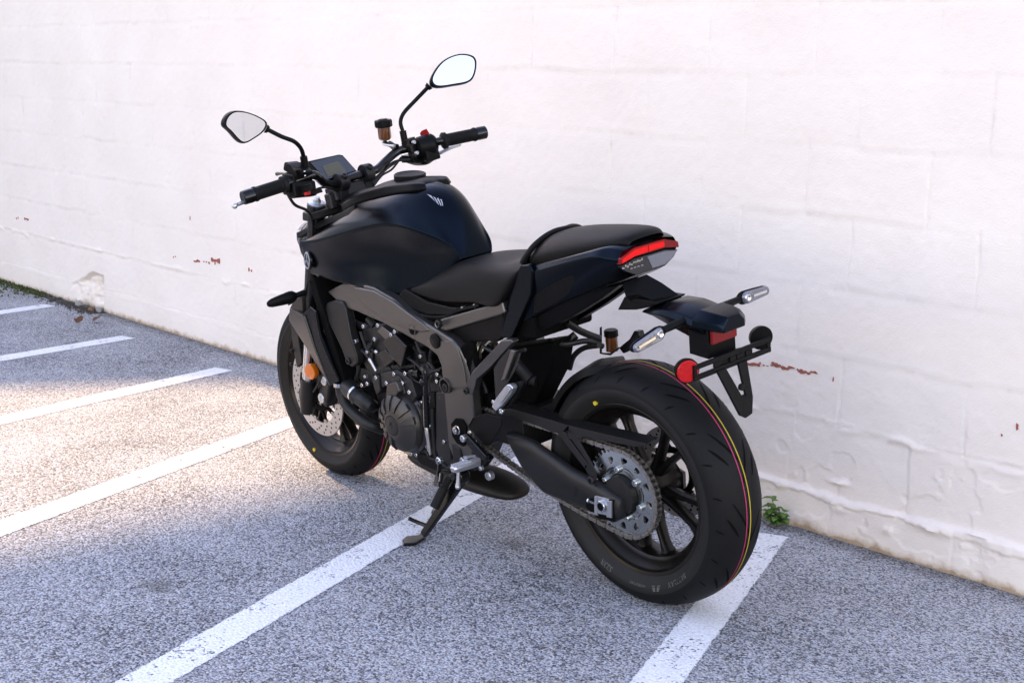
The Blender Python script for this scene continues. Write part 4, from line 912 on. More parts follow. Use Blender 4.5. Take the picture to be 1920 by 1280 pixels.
# ---------------------------------------------------------------- main frame
def solid(L, depth, bevel=.006, inset=.0): 
    m = MB(); m.prism(L, (0, -depth, 0)); return m
FR = [(1.2045,0.125,0.6798),(1.1010,0.135,0.7203),(1.0213,0.14,0.7364),(0.9226,0.144,0.7341),(0.8331,0.146,0.7150),(0.7736,0.147,0.6894),(0.7036,0.147,0.6688),(0.6360,0.146,0.6513),(0.5793,0.145,0.6343),(0.5499,0.145,0.6165),(0.5275,0.145,0.5842),(0.5149,0.145,0.5473),(0.5170,0.144,0.4815),(0.5184,0.142,0.4118),(0.5305,0.14,0.3467),(0.5569,0.136,0.2798),(0.6017,0.136,0.2629),(0.6360,0.138,0.2716),(0.6511,0.14,0.3120),(0.6478,0.142,0.3769),(0.6418,0.144,0.4573),(0.6400,0.145,0.5047),(0.6398,0.145,0.5495),(0.6523,0.145,0.5751),(0.6936,0.146,0.5931),(0.7601,0.146,0.6057),(0.8255,0.146,0.6189),(0.9005,0.144,0.6324),(0.9707,0.142,0.6391),(1.0318,0.14,0.6460),(1.1043,0.134,0.6457)]
fo = solid(FR, .034).build('frame', 'frame', bike, bevel=.007, seg=3)
for k, L in enumerate([FR]):
    m = MB(); m.prism([(x, -y, z) for x, y, z in L], (0, .034, 0)); m.build('frame_spar', 'frame', fo, bevel=.007, seg=3)
# raised flank of the spar and the flat rear facet
m = MB(); m.prism([(1.0233,0.146,0.7247),(0.9157,0.15,0.7269),(0.8260,0.152,0.7096),(0.7541,0.153,0.6844),(0.6909,0.152,0.6627),(0.6680,0.148,0.6438),(0.7054,0.15,0.6355),(0.7766,0.152,0.6358),(0.8653,0.151,0.6442),(0.9553,0.149,0.6672),(1.0112,0.147,0.6975)], (0,-.012,0)); m.build('spar_flank', 'frame', fo, bevel=.006, seg=4)
m = MB(); m.prism([(0.6890,0.147,0.6127),(0.5773,0.147,0.6306),(0.5513,0.148,0.6125),(0.5339,0.148,0.5629),(0.5278,0.147,0.5062),(0.6306,0.147,0.4884),(0.6295,0.148,0.5460),(0.6403,0.148,0.5810)], (0,-.004,0)); m.build('spar_facet', 'frame', fo, bevel=.004, seg=3)
m = MB(); m.prism([(0.5291,0.13,0.6340),(0.5281,0.12,0.6316),(0.5189,0.118,0.5423),(0.5235,0.118,0.4499),(0.5492,0.12,0.3988),(0.5196,0.142,0.4805),(0.5171,0.143,0.5494),(0.5478,0.143,0.6163)], (0,-.02,0)); m.build('spar_back', 'plastic', fo, bevel=.003)
# down leg of the frame in front of the engine
DL = [(1.2086,0.14,0.6257),(1.1914,0.138,0.6511),(1.1421,0.138,0.6662),(1.0962,0.142,0.6685),(1.0807,0.146,0.6487),(1.0665,0.15,0.5694),(1.0455,0.15,0.5098),(1.0448,0.15,0.4867),(1.0765,0.15,0.4677),(1.1035,0.15,0.4731),(1.1222,0.15,0.5187),(1.1784,0.145,0.5842)]
solid(DL, .03).build('engine_hanger', 'cast', fo, bevel=.006, seg=3)
m = MB(); m.bolt(P1([(1.0893,0.15,0.4873)]), r=.011, h=.006); m.bolt(P1([(0.7499,0.146,0.6353)]), r=.007, h=.003); m.bolt(P1([(0.6201,0.15,0.6744)]), r=.011, h=.006); m.bolt(P1([(0.6220,0.148,0.4903)]), r=.012, h=.004)
build_each(m, 'bolt', 'cast', fo)
m = MB(); c_ = P1([(0.7494,0.15,0.6364)]); m.lathe(c_, (0,1,0), [(-.004,.0165),(.0005,.0165),(.0008,.0145),(-.002,.0138)], 28, mi=0, cap=False); m.lathe(c_, (0,1,0), [(-.006,.014),(-.001,.014)], 24, mi=1)
c_ = P1([(0.6234,0.15,0.4952)]); m.lathe(c_, (0,1,0), [(-.006,.0225),(.002,.0225),(.0025,.0195),(-.004,.0185)], 32, cap=False); m.lathe(c_, (0,1,0), [(-.006,.019),(-.002,.019)], 24, mi=1)
m.build('boss', ['frame', 'dark'], fo)
m = MB(); m.lathe(P1([(0.6482,0.148,0.6195)]), (0,1,0), [(-.004,.021),(.0025,.021),(.0035,.0195)], 32); m.build('plug', 'plastic', fo)
# swingarm pivot recess
m = MB(); L = [(0.6215,0.145,0.3834),(0.5994,0.145,0.4036),(0.5685,0.145,0.4069),(0.5525,0.145,0.3901),(0.5594,0.145,0.3450),(0.5763,0.145,0.3255),(0.6041,0.145,0.3288),(0.6226,0.145,0.3469)]; m.prism(L, (0,-.006,0)); m.build('pivot_recess', 'dark', fo, bevel=.002)
m = MB(); m.lathe(P1([(0.5912,0.146,0.3728)]), (0,1,0), [(-.004,.013),(.003,.013),(.004,.0105),(.010,.0105),(.0105,.006),(.006,.005)], 24); m.build('pivot_bolt', 'chrome', fo)
# subframe tubes and cover
m = MB(); m.prism([(0.6435,0.135,0.6763),(0.6234,0.135,0.6838),(0.3641,0.135,0.7676),(0.3556,0.135,0.7375),(0.3736,0.135,0.7292),(0.6126,0.135,0.6492),(0.6362,0.135,0.6485)], (0,-.028,0)); sf = m.build('subframe', 'frame', bike, bevel=.006, seg=3)
m = MB(); m.prism([(1.0063,-0.135,0.5561),(0.9837,-0.135,0.5645),(0.6926,-0.135,0.6586),(0.6830,-0.135,0.6249),(0.7033,-0.135,0.6155),(0.9716,-0.135,0.5257),(0.9981,-0.135,0.5250)], (0,.028,0)); 
m = MB(); m.bolt(P1([(0.6378,0.137,0.6670)]), r=.010, h=.008); m.bolt(P1([(0.5415,0.12,0.7219)]), r=.006, h=.008); m.bolt(P1([(0.4878,0.12,0.7368)]), r=.006, h=.008); build_each(m, 'bolt', 'alu', sf)
m = MB(); m.prism([(0.6339,0.115,0.6439),(0.3820,0.115,0.7289),(0.4026,0.115,0.6563),(0.4259,0.115,0.6438),(0.4816,0.115,0.6378),(0.5637,0.115,0.6170),(0.6100,0.115,0.6172)], (0,-.02,0)); m.build('side_shield', 'plastic', bike, bevel=.004)
m = MB(); m.tube([(0.6419,0.112,0.6174),(0.5948,0.112,0.6188),(0.5712,0.112,0.5923),(0.5465,0.112,0.5280)], .0035, 8); m.build('cable', 'hose', bike)
# pillion peg bracket
m = MB()
m.prism([(0.5166,0.165,0.5103),(0.4984,0.165,0.5408),(0.4740,0.165,0.5691),(0.4045,0.165,0.6238),(0.3602,0.15,0.6691),(0.3275,0.145,0.6745),(0.3199,0.145,0.6686),(0.3421,0.15,0.6477),(0.4028,0.165,0.5906),(0.4616,0.165,0.5475),(0.4836,0.165,0.5045),(0.5029,0.165,0.4963)], (0,-.024,0))
pb = m.build('peg_hanger', 'frame', bike, bevel=.004, seg=3)
m = MB(); m.prism([(0.3296,0.155,0.6510),(0.2843,0.155,0.6486),(0.2864,0.17,0.6124),(0.3510,0.17,0.5357),(0.3782,0.17,0.4938),(0.3827,0.17,0.5076),(0.3793,0.17,0.5931),(0.3520,0.17,0.6211)], (0,-.006,0)); m.build('hanger_web', 'cast', pb, bevel=.002)
m = MB(); m.prism([(0.3091,0.165,0.6556),(0.2907,0.165,0.6544),(0.3279,0.178,0.5757),(0.3460,0.178,0.5665)], (0,-.012,0)); m.build('hanger_rib', 'frame', pb, bevel=.003)
m = MB(); m.bolt(P1([(0.5067,0.166,0.5080)]), r=.010, h=.006); build_each(m, 'bolt', 'cast', pb)
m = MB(); m.prism([(0.3784,0.19,0.4936),(0.3697,0.19,0.5101),(0.3205,0.19,0.5587),(0.3064,0.19,0.5700),(0.2917,0.19,0.5713),(0.2846,0.19,0.5626),(0.2925,0.19,0.5497),(0.3337,0.19,0.5084),(0.3624,0.19,0.4851)], (0,-.02,0)); pp = m.build('passenger_peg', 'alu', bike, bevel=.004, seg=3)
m = MB(); m.prism([(0.2951,0.195,0.5649),(0.2853,0.195,0.5611),(0.3265,0.195,0.5185),(0.3423,0.195,0.5111)], (0,-.004,0)); m.build('peg_slot', 'steel', pp, bevel=.0015)
m = MB(); m.prism([(0.3160,0.17,0.5612),(0.2871,0.17,0.5752),(0.2661,0.17,0.5791),(0.2651,0.17,0.5707),(0.2997,0.17,0.5268),(0.3308,0.17,0.4973),(0.3486,0.17,0.4909),(0.3092,0.17,0.5336)], (0,-.012,0)); m.build('peg_guard', 'plastic', pp, bevel=.003)
m = MB(); m.bolt(P1([(0.3359,0.19,0.4919)]), (-.3,1,0), .007, .006); m.bolt(P1([(0.3715,0.185,0.5083)]), (0,1,0), .006, .004); build_each(m, 'bolt', 'chrome', pp)
# heel guard, footrest hanger, footpeg
m = MB(); m.prism([(0.5218,0.165,0.4011),(0.4941,0.165,0.4344),(0.4325,0.165,0.4591),(0.3715,0.165,0.4597),(0.3722,0.165,0.4387),(0.4274,0.165,0.3712),(0.4553,0.165,0.3619),(0.4860,0.165,0.3827)], (0,-.004,0)); m.prism([(0.5218,0.165,0.4011),(0.4941,0.165,0.4344),(0.4783,0.165,0.4346),(0.5051,0.165,0.4061)], (0,-.004,0)); hg = m.build('heel_guard', 'plastic', bike, bevel=.004, seg=3)
m = MB(); m.lathe(P1([(0.5081,0.166,0.3859)]), (0,1,0), [(0,.009),(.003,.009),(.004,.007)], 20); m.lathe(P1([(0.4772,0.166,0.3650)]), (0,1,0), [(0,.009),(.003,.009),(.004,.007)], 20); build_each(m, 'rivet', 'zinc', hg)
m = MB(); m.prism([(0.5168,0.19,0.3836),(0.4993,0.19,0.3935),(0.4211,0.19,0.3471),(0.4257,0.19,0.3308),(0.4477,0.19,0.3318),(0.4934,0.19,0.3581)], (0,-.012,0)); m.prism([(0.5488,0.17,0.3051),(0.5073,0.17,0.3209),(0.4605,0.17,0.3317),(0.4461,0.17,0.3227),(0.4777,0.17,0.2907),(0.5164,0.17,0.2752)], (0,-.03,0)); fh = m.build('footrest_hanger', 'gloss', bike, bevel=.003)
m = MB(); m.prism([(0.5478,0.17,0.3116),(0.4948,0.17,0.3284),(0.4889,0.17,0.3221),(0.5455,0.17,0.2965)], (0,-.004,0)); m.bolt(P1([(0.5445,0.172,0.3021)]), r=.009, h=.008); m.bolt(P1([(0.5083,0.19,0.3793)]), r=.010, h=.008); m.bolt(P1([(0.4317,0.2,0.3144)]), r=.006, h=.006); m.bolt(P1([(0.4719,0.14,0.2652)]), r=.013, h=.012); build_each(m, 'bolt', 'alu', fh)
ti, te = Vector(P1([(0.4012,0.32,0.3545)])), Vector(P1([(0.3953,0.235,0.3523)]))
m = MB(); ax_ = (te-ti).normalized(); sx_ = Vector((1,0,0)); upv = Vector((0,0,1))
rings = []
for t, w_, h_ in [(0,.008,.006),(.06,.013,.009),(.7,.015,.010),(.85,.011,.011),(1,.009,.012)]:
    c = ti.lerp(te, t); rings.append([c+sx_*w_*x+upv*h_*z for x, z in [(1,.4),(.8,1),(-.8,1),(-1,.4),(-.7,-.8),(.7,-.8)]])
m.loft(rings)
for i in range(9):
    c = ti.lerp(te, .08+.07*i)+upv*.0105
    for s in (-1, 1): m.box(c+sx_*s*.008, (.008,.003,.004))
fp = m.build('footpeg', 'alu', bike, bevel=.001)
m = MB(); a = ti.lerp(te, .22); m.tube([a, a+Vector((0,.004,-.03)), a+Vector((.002,.006,-.047))], [.0042,.0045,.0065], 12, 3); m.sphere(a+Vector((.002,.006,-.05)), .0068, 8); m.build('feeler', 'alu', fp)
# shift lever and linkage
m = MB(); m.tube([(0.6277,0.215,0.4849),(0.6359,0.215,0.4091),(0.6386,0.215,0.3929)], [.008,.009,.008], 10, 2); m.tube([(0.6333,0.215,0.5634),(0.6189,0.215,0.5508),(0.6286,0.215,0.4802)], .006, 8); m.sphere(P1([(0.6330,0.215,0.5238)]), .010, 8); m.tube([(0.6391,0.215,0.3049),(0.6414,0.215,0.3202)], .007, 8); sl = build_each(m, 'shift_rod', 'gloss', bike)[0]
m = MB(); m.tube([(0.6406,0.215,0.3956),(0.6395,0.215,0.3740),(0.6383,0.215,0.3523),(0.6380,0.215,0.3114)], [.004,.006,.005,.0055], 12, 3); m.build('rod', 'steel', sl)
m = MB(); m.tube([(0.5745,0.23,0.3058),(0.5930,0.23,0.2512)], [.006,.006], 10); m.tube([(0.5773,0.24,0.2693),(0.5735,0.25,0.2438)], [.0085,.009], 12); m.tube([(0.6466,0.21,0.2984),(0.5891,0.21,0.2991),(0.5171,0.21,0.2818)], .005, 8); m.tube([(0.5593,0.24,0.2783),(0.5407,0.26,0.2661)], [.007,.006], 10); slv = m.build('shift_lever', 'gloss', bike)
m = MB(); m.bolt(P1([(0.5803,0.225,0.3091)]), r=.012, h=.008); build_each(m, 'bolt', 'chrome', slv)
# side stand
A_ = Vector(P1([(0.5717,0.17,0.2477)])); 
foot = Vector((.700, .262, .0)); 
_rx = Matrix.Rotation(-LEAN, 3, 'X')
def grounded(x, wy):   # bike-frame point resting on the ground at world height h
    return lambda h: None
sd0 = Vector(P1([(0.5619,0.175,0.2407)])); sd1 = Vector(P1([(0.6624,0.25,0.0747)]))
m = MB(); m.beam(sd0, sd1, .030, .022, (0,1,0), w2=.020, h2=.017); m.lathe(A_, (0,1,0), [(-.02,.024),(.012,.024),(.014,.018)], 24)
ss = m.build('side_stand', 'gloss', bike, bevel=.004, seg=3)
inv = Matrix.Translation(bike.location) @ Euler(bike.rotation_euler).to_matrix().to_4x4()
inv = inv.inverted()
m = MB(); fpts = [(-0.7265,-1.0635),(-0.7468,-1.0349),(-0.7322,-0.9904),(-0.7450,-0.9668),(-0.7107,-0.9936),(-0.6847,-1.0461),(-0.6977,-1.0796)]
top = [inv@Vector((x, y, .011)) for x, y in fpts]; bot = [inv@Vector((x, y, .001)) for x, y in fpts]
m.loft([bot, top]); m.build('stand_foot', 'gloss', ss, bevel=.002)
m = MB(); m.tube([(0.6601,0.232,0.0950),(0.6789,0.25,0.1077),(0.6943,0.272,0.1243)], [.006,.0055,.0055], 10, 2); m.build('stand_tang', 'gloss', ss)
sp0, sp1 = Vector(P1([(0.5809,0.2,0.2522)])), Vector(P1([(0.5941,0.252,0.1760)]))
m = MB(); m.tube([sp0.lerp(sp1, .33), sp1], .0135, 16, 1); m.build('spring_cover', 'rubber', ss)
m = MB(); x_, y_, d_ = axes(sp1-sp0); L_ = (sp1-sp0).length
m.tube([sp0+d_*L_*.4*t+(x_*math.cos(2*PI*9*t)+y_*math.sin(2*PI*9*t))*.010 for t in np.linspace(0, 1, 120)], .0022, 6, 1); m.tube([sp0-d_*.01, sp0+d_*L_*.1], .004, 8, 1); m.build('spring', 'cast', ss)
m = MB(); m.tube([sp1, sp1+d_*.008, P1([(0.6168,0.245,0.1517)])], .003, 8, 2); m.build('spring_hook', 'steel', ss)

# ---------------------------------------------------------------- engine
def bodybox(name, L, y0, y1, matn, par, bevel=.008, scale=1.):
    m = MB(); m.prism([(x, y0, z) for x, y, z in L], (0, y1-y0, 0), scale=scale); return m.build(name, matn, par, bevel=bevel, seg=3)
CRK = [(0.9961,0.13,0.4599),(0.8795,0.13,0.5133),(0.7260,0.13,0.5241),(0.6223,0.13,0.4960),(0.6035,0.13,0.3905),(0.6468,0.13,0.2665),(0.7386,0.13,0.2288),(0.8514,0.13,0.2392),(0.9430,0.13,0.2438),(1.0127,0.13,0.3052)]
eng = bodybox('engine', CRK, .125, -.14, 'engine', bike, .01)
CYL = [(1.0478,0.13,0.5838),(0.9102,0.13,0.6275),(0.7618,0.13,0.6029),(0.7515,0.13,0.5196),(0.7330,0.13,0.4834),(0.8858,0.13,0.4797),(1.0080,0.13,0.3992),(1.0690,0.13,0.4804)]
bodybox('cylinder_block', CYL, .118, -.13, 'engine', eng, .008)
m = MB()
m = MB(); m.prism([(0.9460,0.135,0.5975),(0.9207,0.135,0.6191),(0.8643,0.135,0.6006),(0.9028,0.135,0.5753)], (0,-.03,0)); m.build('head_cover_end', 'frame', eng, bevel=.004)
m = MB()
for q in [(0.9297,0.136,0.6196),(0.8681,0.136,0.6003),(0.9546,0.136,0.5737),(0.8478,0.136,0.6130),(1.0049,0.136,0.6050),(1.0571,0.136,0.5507)]: m.bolt(q, r=.0065, h=.006)
build_each(m, 'bolt', 'alu', eng)
m = MB(); m.tube([(1.1227,0.1,0.5916),(1.0408,0.1,0.5840),(0.9987,0.1,0.5904)], .011, 10); m.tube([(1.0197,0.11,0.6192),(0.9909,0.11,0.6006)], .010, 10); m.build('breather_hose', 'hose', eng)
# coils, starter, sensors above the crankcase
m = MB(); m.prism([(0.9396,0.15,0.5375),(0.8910,0.15,0.5569),(0.8493,0.15,0.5302),(0.9022,0.15,0.4985)], (0,-.03,0)); m.prism([(0.8978,0.155,0.5812),(0.8275,0.155,0.6114),(0.7768,0.155,0.5850),(0.8147,0.155,0.5152),(0.8542,0.155,0.5371)], (0,-.05,0)); m.build('actuator', 'gloss', eng, bevel=.004)
m = MB(); m.tube([(0.9719,0.15,0.5092),(0.9480,0.15,0.4805)], [.006,.005], 12, 1); m.sphere(P1([(0.9744,0.15,0.5104)]), .0068, 8); m.sphere(P1([(0.9362,0.15,0.5413)]), .0068, 8); build_each(m, 'stud', 'steel', eng)
m = MB(); m.lathe(P1([(0.7894,0.085,0.4927)]), (0,1,0), [(-.03,.045),(.02,.045),(.035,.040),(.04,.03)], 36); m.build('cam_cover', 'engine', eng)
m = MB(); c_ = P1([(0.7584,0.125,0.5171)]); m.lathe(c_, (-.15,1,.05), [(-.06,.030),(0,.030),(.004,.026),(.004,.021),(-.004,.020)], 32); m.build('starter_motor', 'cast', eng)
m = MB(); m.tube([(0.8377,0.118,0.4769),(0.7969,0.118,0.4924),(0.7632,0.118,0.4984)], .022, 14, 2); m.build('starter_body', 'gloss', eng)
m = MB(); m.tube([(0.8529,0.14,0.5141),(0.8377,0.14,0.4991),(0.8056,0.14,0.4936),(0.7703,0.14,0.4793),(0.7455,0.14,0.4791)], .0028, 8); m.tube([(0.7629,0.13,0.5965),(0.7518,0.13,0.5747),(0.7391,0.13,0.5627)], .005, 8); m.tube([(0.7274,0.135,0.4779),(0.7067,0.135,0.5132),(0.6554,0.135,0.5317)], .004, 8); m.tube([(0.7100,0.13,0.4449),(0.7260,0.13,0.3488),(0.7275,0.13,0.2511)], .006, 8); m.tube([(0.7288,0.13,0.5079),(0.6512,0.13,0.5373)], .003, 8); build_each(m, 'wiring', 'hose', eng)
for pts_, r_ in (([(0.8008,0.125,0.5891),(0.7522,0.125,0.5529),(0.7027,0.125,0.5269),(0.6797,0.125,0.4603)], .006), ([(1.0141,0.125,0.5416),(0.9399,0.125,0.5080),(0.8895,0.125,0.4679)], .005), ([(1.0563,0.125,0.5231),(1.0209,0.125,0.5074),(0.9945,0.125,0.4754)], .006)):
    m = MB(); m.tube(pts_, r_, 8); build_each(m, 'wiring', 'hose', eng)
# generator cover: stepped drum with ribbed dome
gc = Vector(P1([(0.8415,0.185,0.3459)])); gb = Vector((gc.x+.002, .115, gc.z-.002))
m = MB(); m.lathe(gb, (0,1,0), [(-.01,.098),(.022,.098),(.026,.094),(.030,.0905),(.040,.0895),(.052,.084),(.064,.068),(.072,.046),(.075,.036),(.075,.031),(.071,.029)], 64)
gcv = m.build('generator_cover', 'cover', eng, sharp=28)
m = MB(); m.lathe(gb+Vector((0,.071,0)), (0,1,0), [(-.005,.029),(.0035,.029),(.0045,.026),(.0045,.010),(.002,.008)], 40); m.build('inspection_cap', 'cast', gcv)
m = MB()
for k in range(9):
    a = math.radians(-70+k*29); ca, sa = math.cos(a), math.sin(a)
    for s in (1,):
        p0 = gb+Vector((.042*ca, .0765, .042*sa)); p1 = gb+Vector((.064*ca, .0705, .064*sa)); p2 = gb+Vector((.086*ca, .0565, .086*sa)); T_ = Vector((-sa, 0, ca))
        wd = .011
        m.loft([[p0+T_*wd*.5, p0-T_*wd*.5, p0-T_*wd*.5-Vector((0,.01,0)), p0+T_*wd*.5-Vector((0,.01,0))], [p1+T_*wd*.8+Vector((0,.002,0)), p1-T_*wd*.8+Vector((0,.002,0)), p1-T_*wd*.8-Vector((0,.01,0)), p1+T_*wd*.8-Vector((0,.01,0))], [p2+T_*wd, p2-T_*wd, p2-T_*wd-Vector((0,.01,0)), p2+T_*wd-Vector((0,.01,0))]])
build_each(m, 'cover_rib', 'cover', gcv, bevel=.0015)
m = MB()
for k in range(9):
    a = 2*PI*k/9+.3; c_ = gb+Vector((.104*math.cos(a), .006, .104*math.sin(a)))
    m.lathe(c_, (0,1,0), [(-.02,.012),(.006,.012),(.008,.010)], 16)
build_each(m, 'cover_lug', 'engine', gcv)
m = MB()
for k in range(9):
    a = 2*PI*k/9+.3; m.bolt(gb+Vector((.104*math.cos(a), .014, .104*math.sin(a))), r=.0068, h=.007)
for q in [(0.9492,0.15,0.4606),(0.8975,0.15,0.4537),(0.8544,0.15,0.4892),(0.8171,0.15,0.4686),(0.7880,0.15,0.4468),(0.7986,0.15,0.5008)]: m.bolt(q, r=.0065, h=.007)
for q in [(1.0121,0.16,0.4286),(0.9827,0.16,0.4390)]: m.bolt(q, r=.0065, h=.007)
for q in [(0.6751,0.13,0.4500),(0.6714,0.13,0.5166),(0.6773,0.13,0.4952),(0.7229,0.13,0.4265)]: m.bolt(q, r=.006, h=.008)
for q in [(0.6643,0.14,0.3203),(0.8116,0.14,0.2729),(0.8317,0.14,0.2468)]: m.bolt(q, r=.006, h=.006)
build_each(m, 'bolt', 'chrome', eng)
m = MB(); m.prism([(0.9738,0.155,0.4509),(0.9537,0.155,0.4710),(0.9328,0.155,0.4682),(0.9341,0.155,0.4203),(0.9587,0.155,0.4040)], (0,-.04,0)); m.prism([(0.8843,0.155,0.4738),(0.8555,0.155,0.4887),(0.8254,0.155,0.4845),(0.8087,0.155,0.4362),(0.8305,0.155,0.4288),(0.8563,0.155,0.4562)], (0,-.04,0)); m.prism([(0.9328,0.15,0.4767),(0.8416,0.15,0.5027),(0.7813,0.15,0.4848),(0.7650,0.15,0.4352),(0.8022,0.15,0.3956),(0.8765,0.15,0.4543),(0.9337,0.15,0.4305)], (0,-.06,0)); build_each(m, 'crankcase_lug', 'engine', eng, bevel=.004)
m = MB(); m.prism([(0.8805,0.168,0.4554),(0.8329,0.168,0.4739),(0.8202,0.168,0.4457),(0.8455,0.168,0.4198),(0.8956,0.168,0.4035)], (0,-.05,0), scale=1.25); m.build('cover_hump', 'cover', eng, bevel=.005, seg=3)
m = MB(); m.prism([(0.6871,0.138,0.4626),(0.6325,0.138,0.4730),(0.6370,0.138,0.3859),(0.6460,0.138,0.2692),(0.6993,0.138,0.2406),(0.7160,0.138,0.2888)], (0,-.06,0)); m.prism([(0.6659,0.132,0.2821),(0.6084,0.132,0.2665),(0.6195,0.132,0.2414),(0.6791,0.132,0.2304),(0.7281,0.132,0.2319)], (0,-.04,0)); m.build('sprocket_cover', 'engine', eng, bevel=.006, seg=3)
m = MB(); m.prism([(0.9288,0.12,0.2489),(0.8656,0.12,0.2629),(0.8603,0.12,0.2340),(0.8737,0.12,0.2174),(0.9195,0.12,0.2273)], (0,-.12,0)); m.build('oil_pan', 'gold', eng, bevel=.008, seg=3)
m = MB(); m.prism([(0.8687,0.12,0.2455),(0.8321,0.12,0.2471),(0.7281,0.12,0.2641),(0.6596,0.12,0.2636),(0.6916,0.12,0.2154),(0.7553,0.12,0.2051),(0.8319,0.12,0.2036),(0.8683,0.12,0.2187)], (0,-.2,0)); m.build('sump', 'engine', eng, bevel=.008)
m = MB(); m.prism([(0.8191,0.13,0.2465),(0.7410,0.13,0.2594),(0.6809,0.13,0.2651),(0.6762,0.13,0.2337),(0.7343,0.13,0.2101),(0.8044,0.13,0.2133),(0.8254,0.13,0.2251)], (0,-.01,0)); m.build('sump_plate', 'plastic', eng, bevel=.003)
for pts_, r_ in (([(0.9759,0.13,0.5622),(1.0089,0.13,0.5322),(1.0264,0.13,0.5541),(1.0372,0.13,0.5821)], .005), ([(0.8981,0.135,0.5728),(0.8779,0.135,0.5552),(0.8343,0.135,0.5544),(0.7908,0.135,0.5427)], .0045), ([(0.8190,0.14,0.5455),(0.7797,0.14,0.5395),(0.7472,0.14,0.5262),(0.7178,0.14,0.4968),(0.7095,0.14,0.4589)], .004), ([(0.6987,0.12,0.5887),(0.7197,0.12,0.5508),(0.7095,0.12,0.5243),(0.6887,0.12,0.5029)], .006), ([(0.6353,0.13,0.4593),(0.6339,0.13,0.4078),(0.6603,0.13,0.3628),(0.6885,0.13,0.3086)], .0045), ([(0.7641,0.15,0.4113),(0.7469,0.15,0.3955),(0.7498,0.15,0.3498),(0.7704,0.15,0.2885)], .004), ([(1.1637,0.12,0.5295),(1.1103,0.12,0.5129),(1.0879,0.12,0.4576),(1.1076,0.12,0.4167)], .007), ([(0.6444,0.1,0.5924),(0.5934,0.1,0.5732),(0.5607,0.1,0.5452),(0.5260,0.1,0.5330)], .006), ([(0.4902,0.11,0.6202),(0.4363,0.11,0.6113),(0.3815,0.11,0.6176),(0.3155,0.11,0.6402)], .005), ([(0.5960,0.08,0.5335),(0.5438,0.08,0.4967),(0.5295,0.08,0.4376),(0.5624,0.08,0.3684)], .008)):
    m = MB(); m.tube(pts_, r_, 8); m.build('hose', 'hose', eng)
for L_, dp, mt_ in (([(0.8568,0.128,0.5809),(0.7980,0.128,0.5824),(0.7943,0.128,0.5466),(0.8479,0.128,0.5311)], .03, 'plastic'), ([(0.7723,0.133,0.5768),(0.7237,0.133,0.5723),(0.7191,0.133,0.5418),(0.7661,0.133,0.5274)], .03, 'plastic'), ([(1.0283,0.125,0.5526),(0.9867,0.125,0.5428),(1.0011,0.125,0.4975),(1.0393,0.125,0.4976)], .02, 'engine'), ([(1.0763,0.12,0.4596),(1.0260,0.12,0.4618),(1.0152,0.12,0.4336),(1.0645,0.12,0.4076),(1.0900,0.12,0.4199)], .04, 'cast'), ([(0.7283,0.138,0.4500),(0.6923,0.138,0.4600),(0.6952,0.138,0.4136),(0.7316,0.138,0.4015)], .02, 'plastic'), ([(0.6327,0.142,0.3215),(0.5959,0.142,0.3139),(0.5912,0.142,0.2832),(0.6322,0.142,0.2641)], .02, 'cast'), ([(0.5300,0.1,0.4279),(0.4648,0.1,0.4104),(0.4819,0.1,0.3683),(0.5397,0.1,0.3605)], .03, 'plastic')):
    m = MB(); m.prism(L_, (0,-dp,0)); m.build('bracket', mt_, eng, bevel=.003)
for q_ in [(0.8356,0.132,0.5694),(0.7425,0.132,0.5564),(1.0076,0.132,0.5247),(0.7182,0.132,0.4391),(0.6265,0.132,0.2879),(1.0349,0.132,0.4434)]: m = MB(); m.bolt(q_, r=.0055, h=.006); m.build('bolt', 'alu', eng)
# water pump elbow and hoses
m = MB(); m.tube([(1.1758,0.1,0.3917),(1.1237,0.14,0.3919),(1.0566,0.16,0.3866),(1.0351,0.15,0.3710)], [.026,.027,.024,.022], 16); m.tube([(1.0356,0.16,0.3805),(0.9990,0.16,0.3709),(1.0231,0.13,0.3507)], [.023,.021,.02], 16); m.build('coolant_elbow', 'hose', eng)
m = MB(); m.lathe(P1([(1.0612,0.158,0.3919)]), Vector(P1([(1.0198,0.16,0.3769)]))-Vector(P1([(1.0612,0.158,0.3919)])), [(-.004,.0275),(.004,.0275)], 24); m.build('hose_clamp', 'chrome', eng)
m = MB(); m.tube([(1.1565,0.15,0.3989),(1.1536,0.15,0.3719),(1.1368,0.15,0.3424),(1.1067,0.15,0.3226),(1.0487,0.15,0.3037),(1.0151,0.14,0.2924),(1.0111,0.11,0.2722)], [.0155,.0165,.017,.017,.017,.0165,.016], 16); ch_ = m.build('coolant_hose', 'hose', bike)
m = MB(); m.lathe(P1([(1.1580,0.15,0.3986)]), (0,-.1,1), [(-.005,.018),(.006,.018)], 20); m.build('hose_clamp', 'chrome', ch_)
# exhaust under the engine
m = MB()
EX = [Vector(q) for q in [(1.0363,0,0.1649),(0.8764,0,0.1615),(0.7504,0,0.1538),(0.6281,0,0.1585),(0.5015,0,0.1492)]]
m.loft([[Vector((q.x, y*hw, q.z+z*hh)) for y, z in [(1,.0),(.8,.75),(0,1),(-.8,.75),(-1,0),(-.8,-.75),(0,-1),(.8,-.75)]] for q, hw, hh in zip(EX, (.05,.06,.075,.08,.05), (.025,.028,.032,.032,.018))])
exo = m.build('exhaust', 'exhaust', bike, sub=2, sharp=0)
m_ = MB(); m_.lathe(P1([(0.4433,0.05,0.1650)]), (-.3,.5,-1), [(-.03,.016),(.002,.016),(.002,.013),(-.006,.012)], 20)
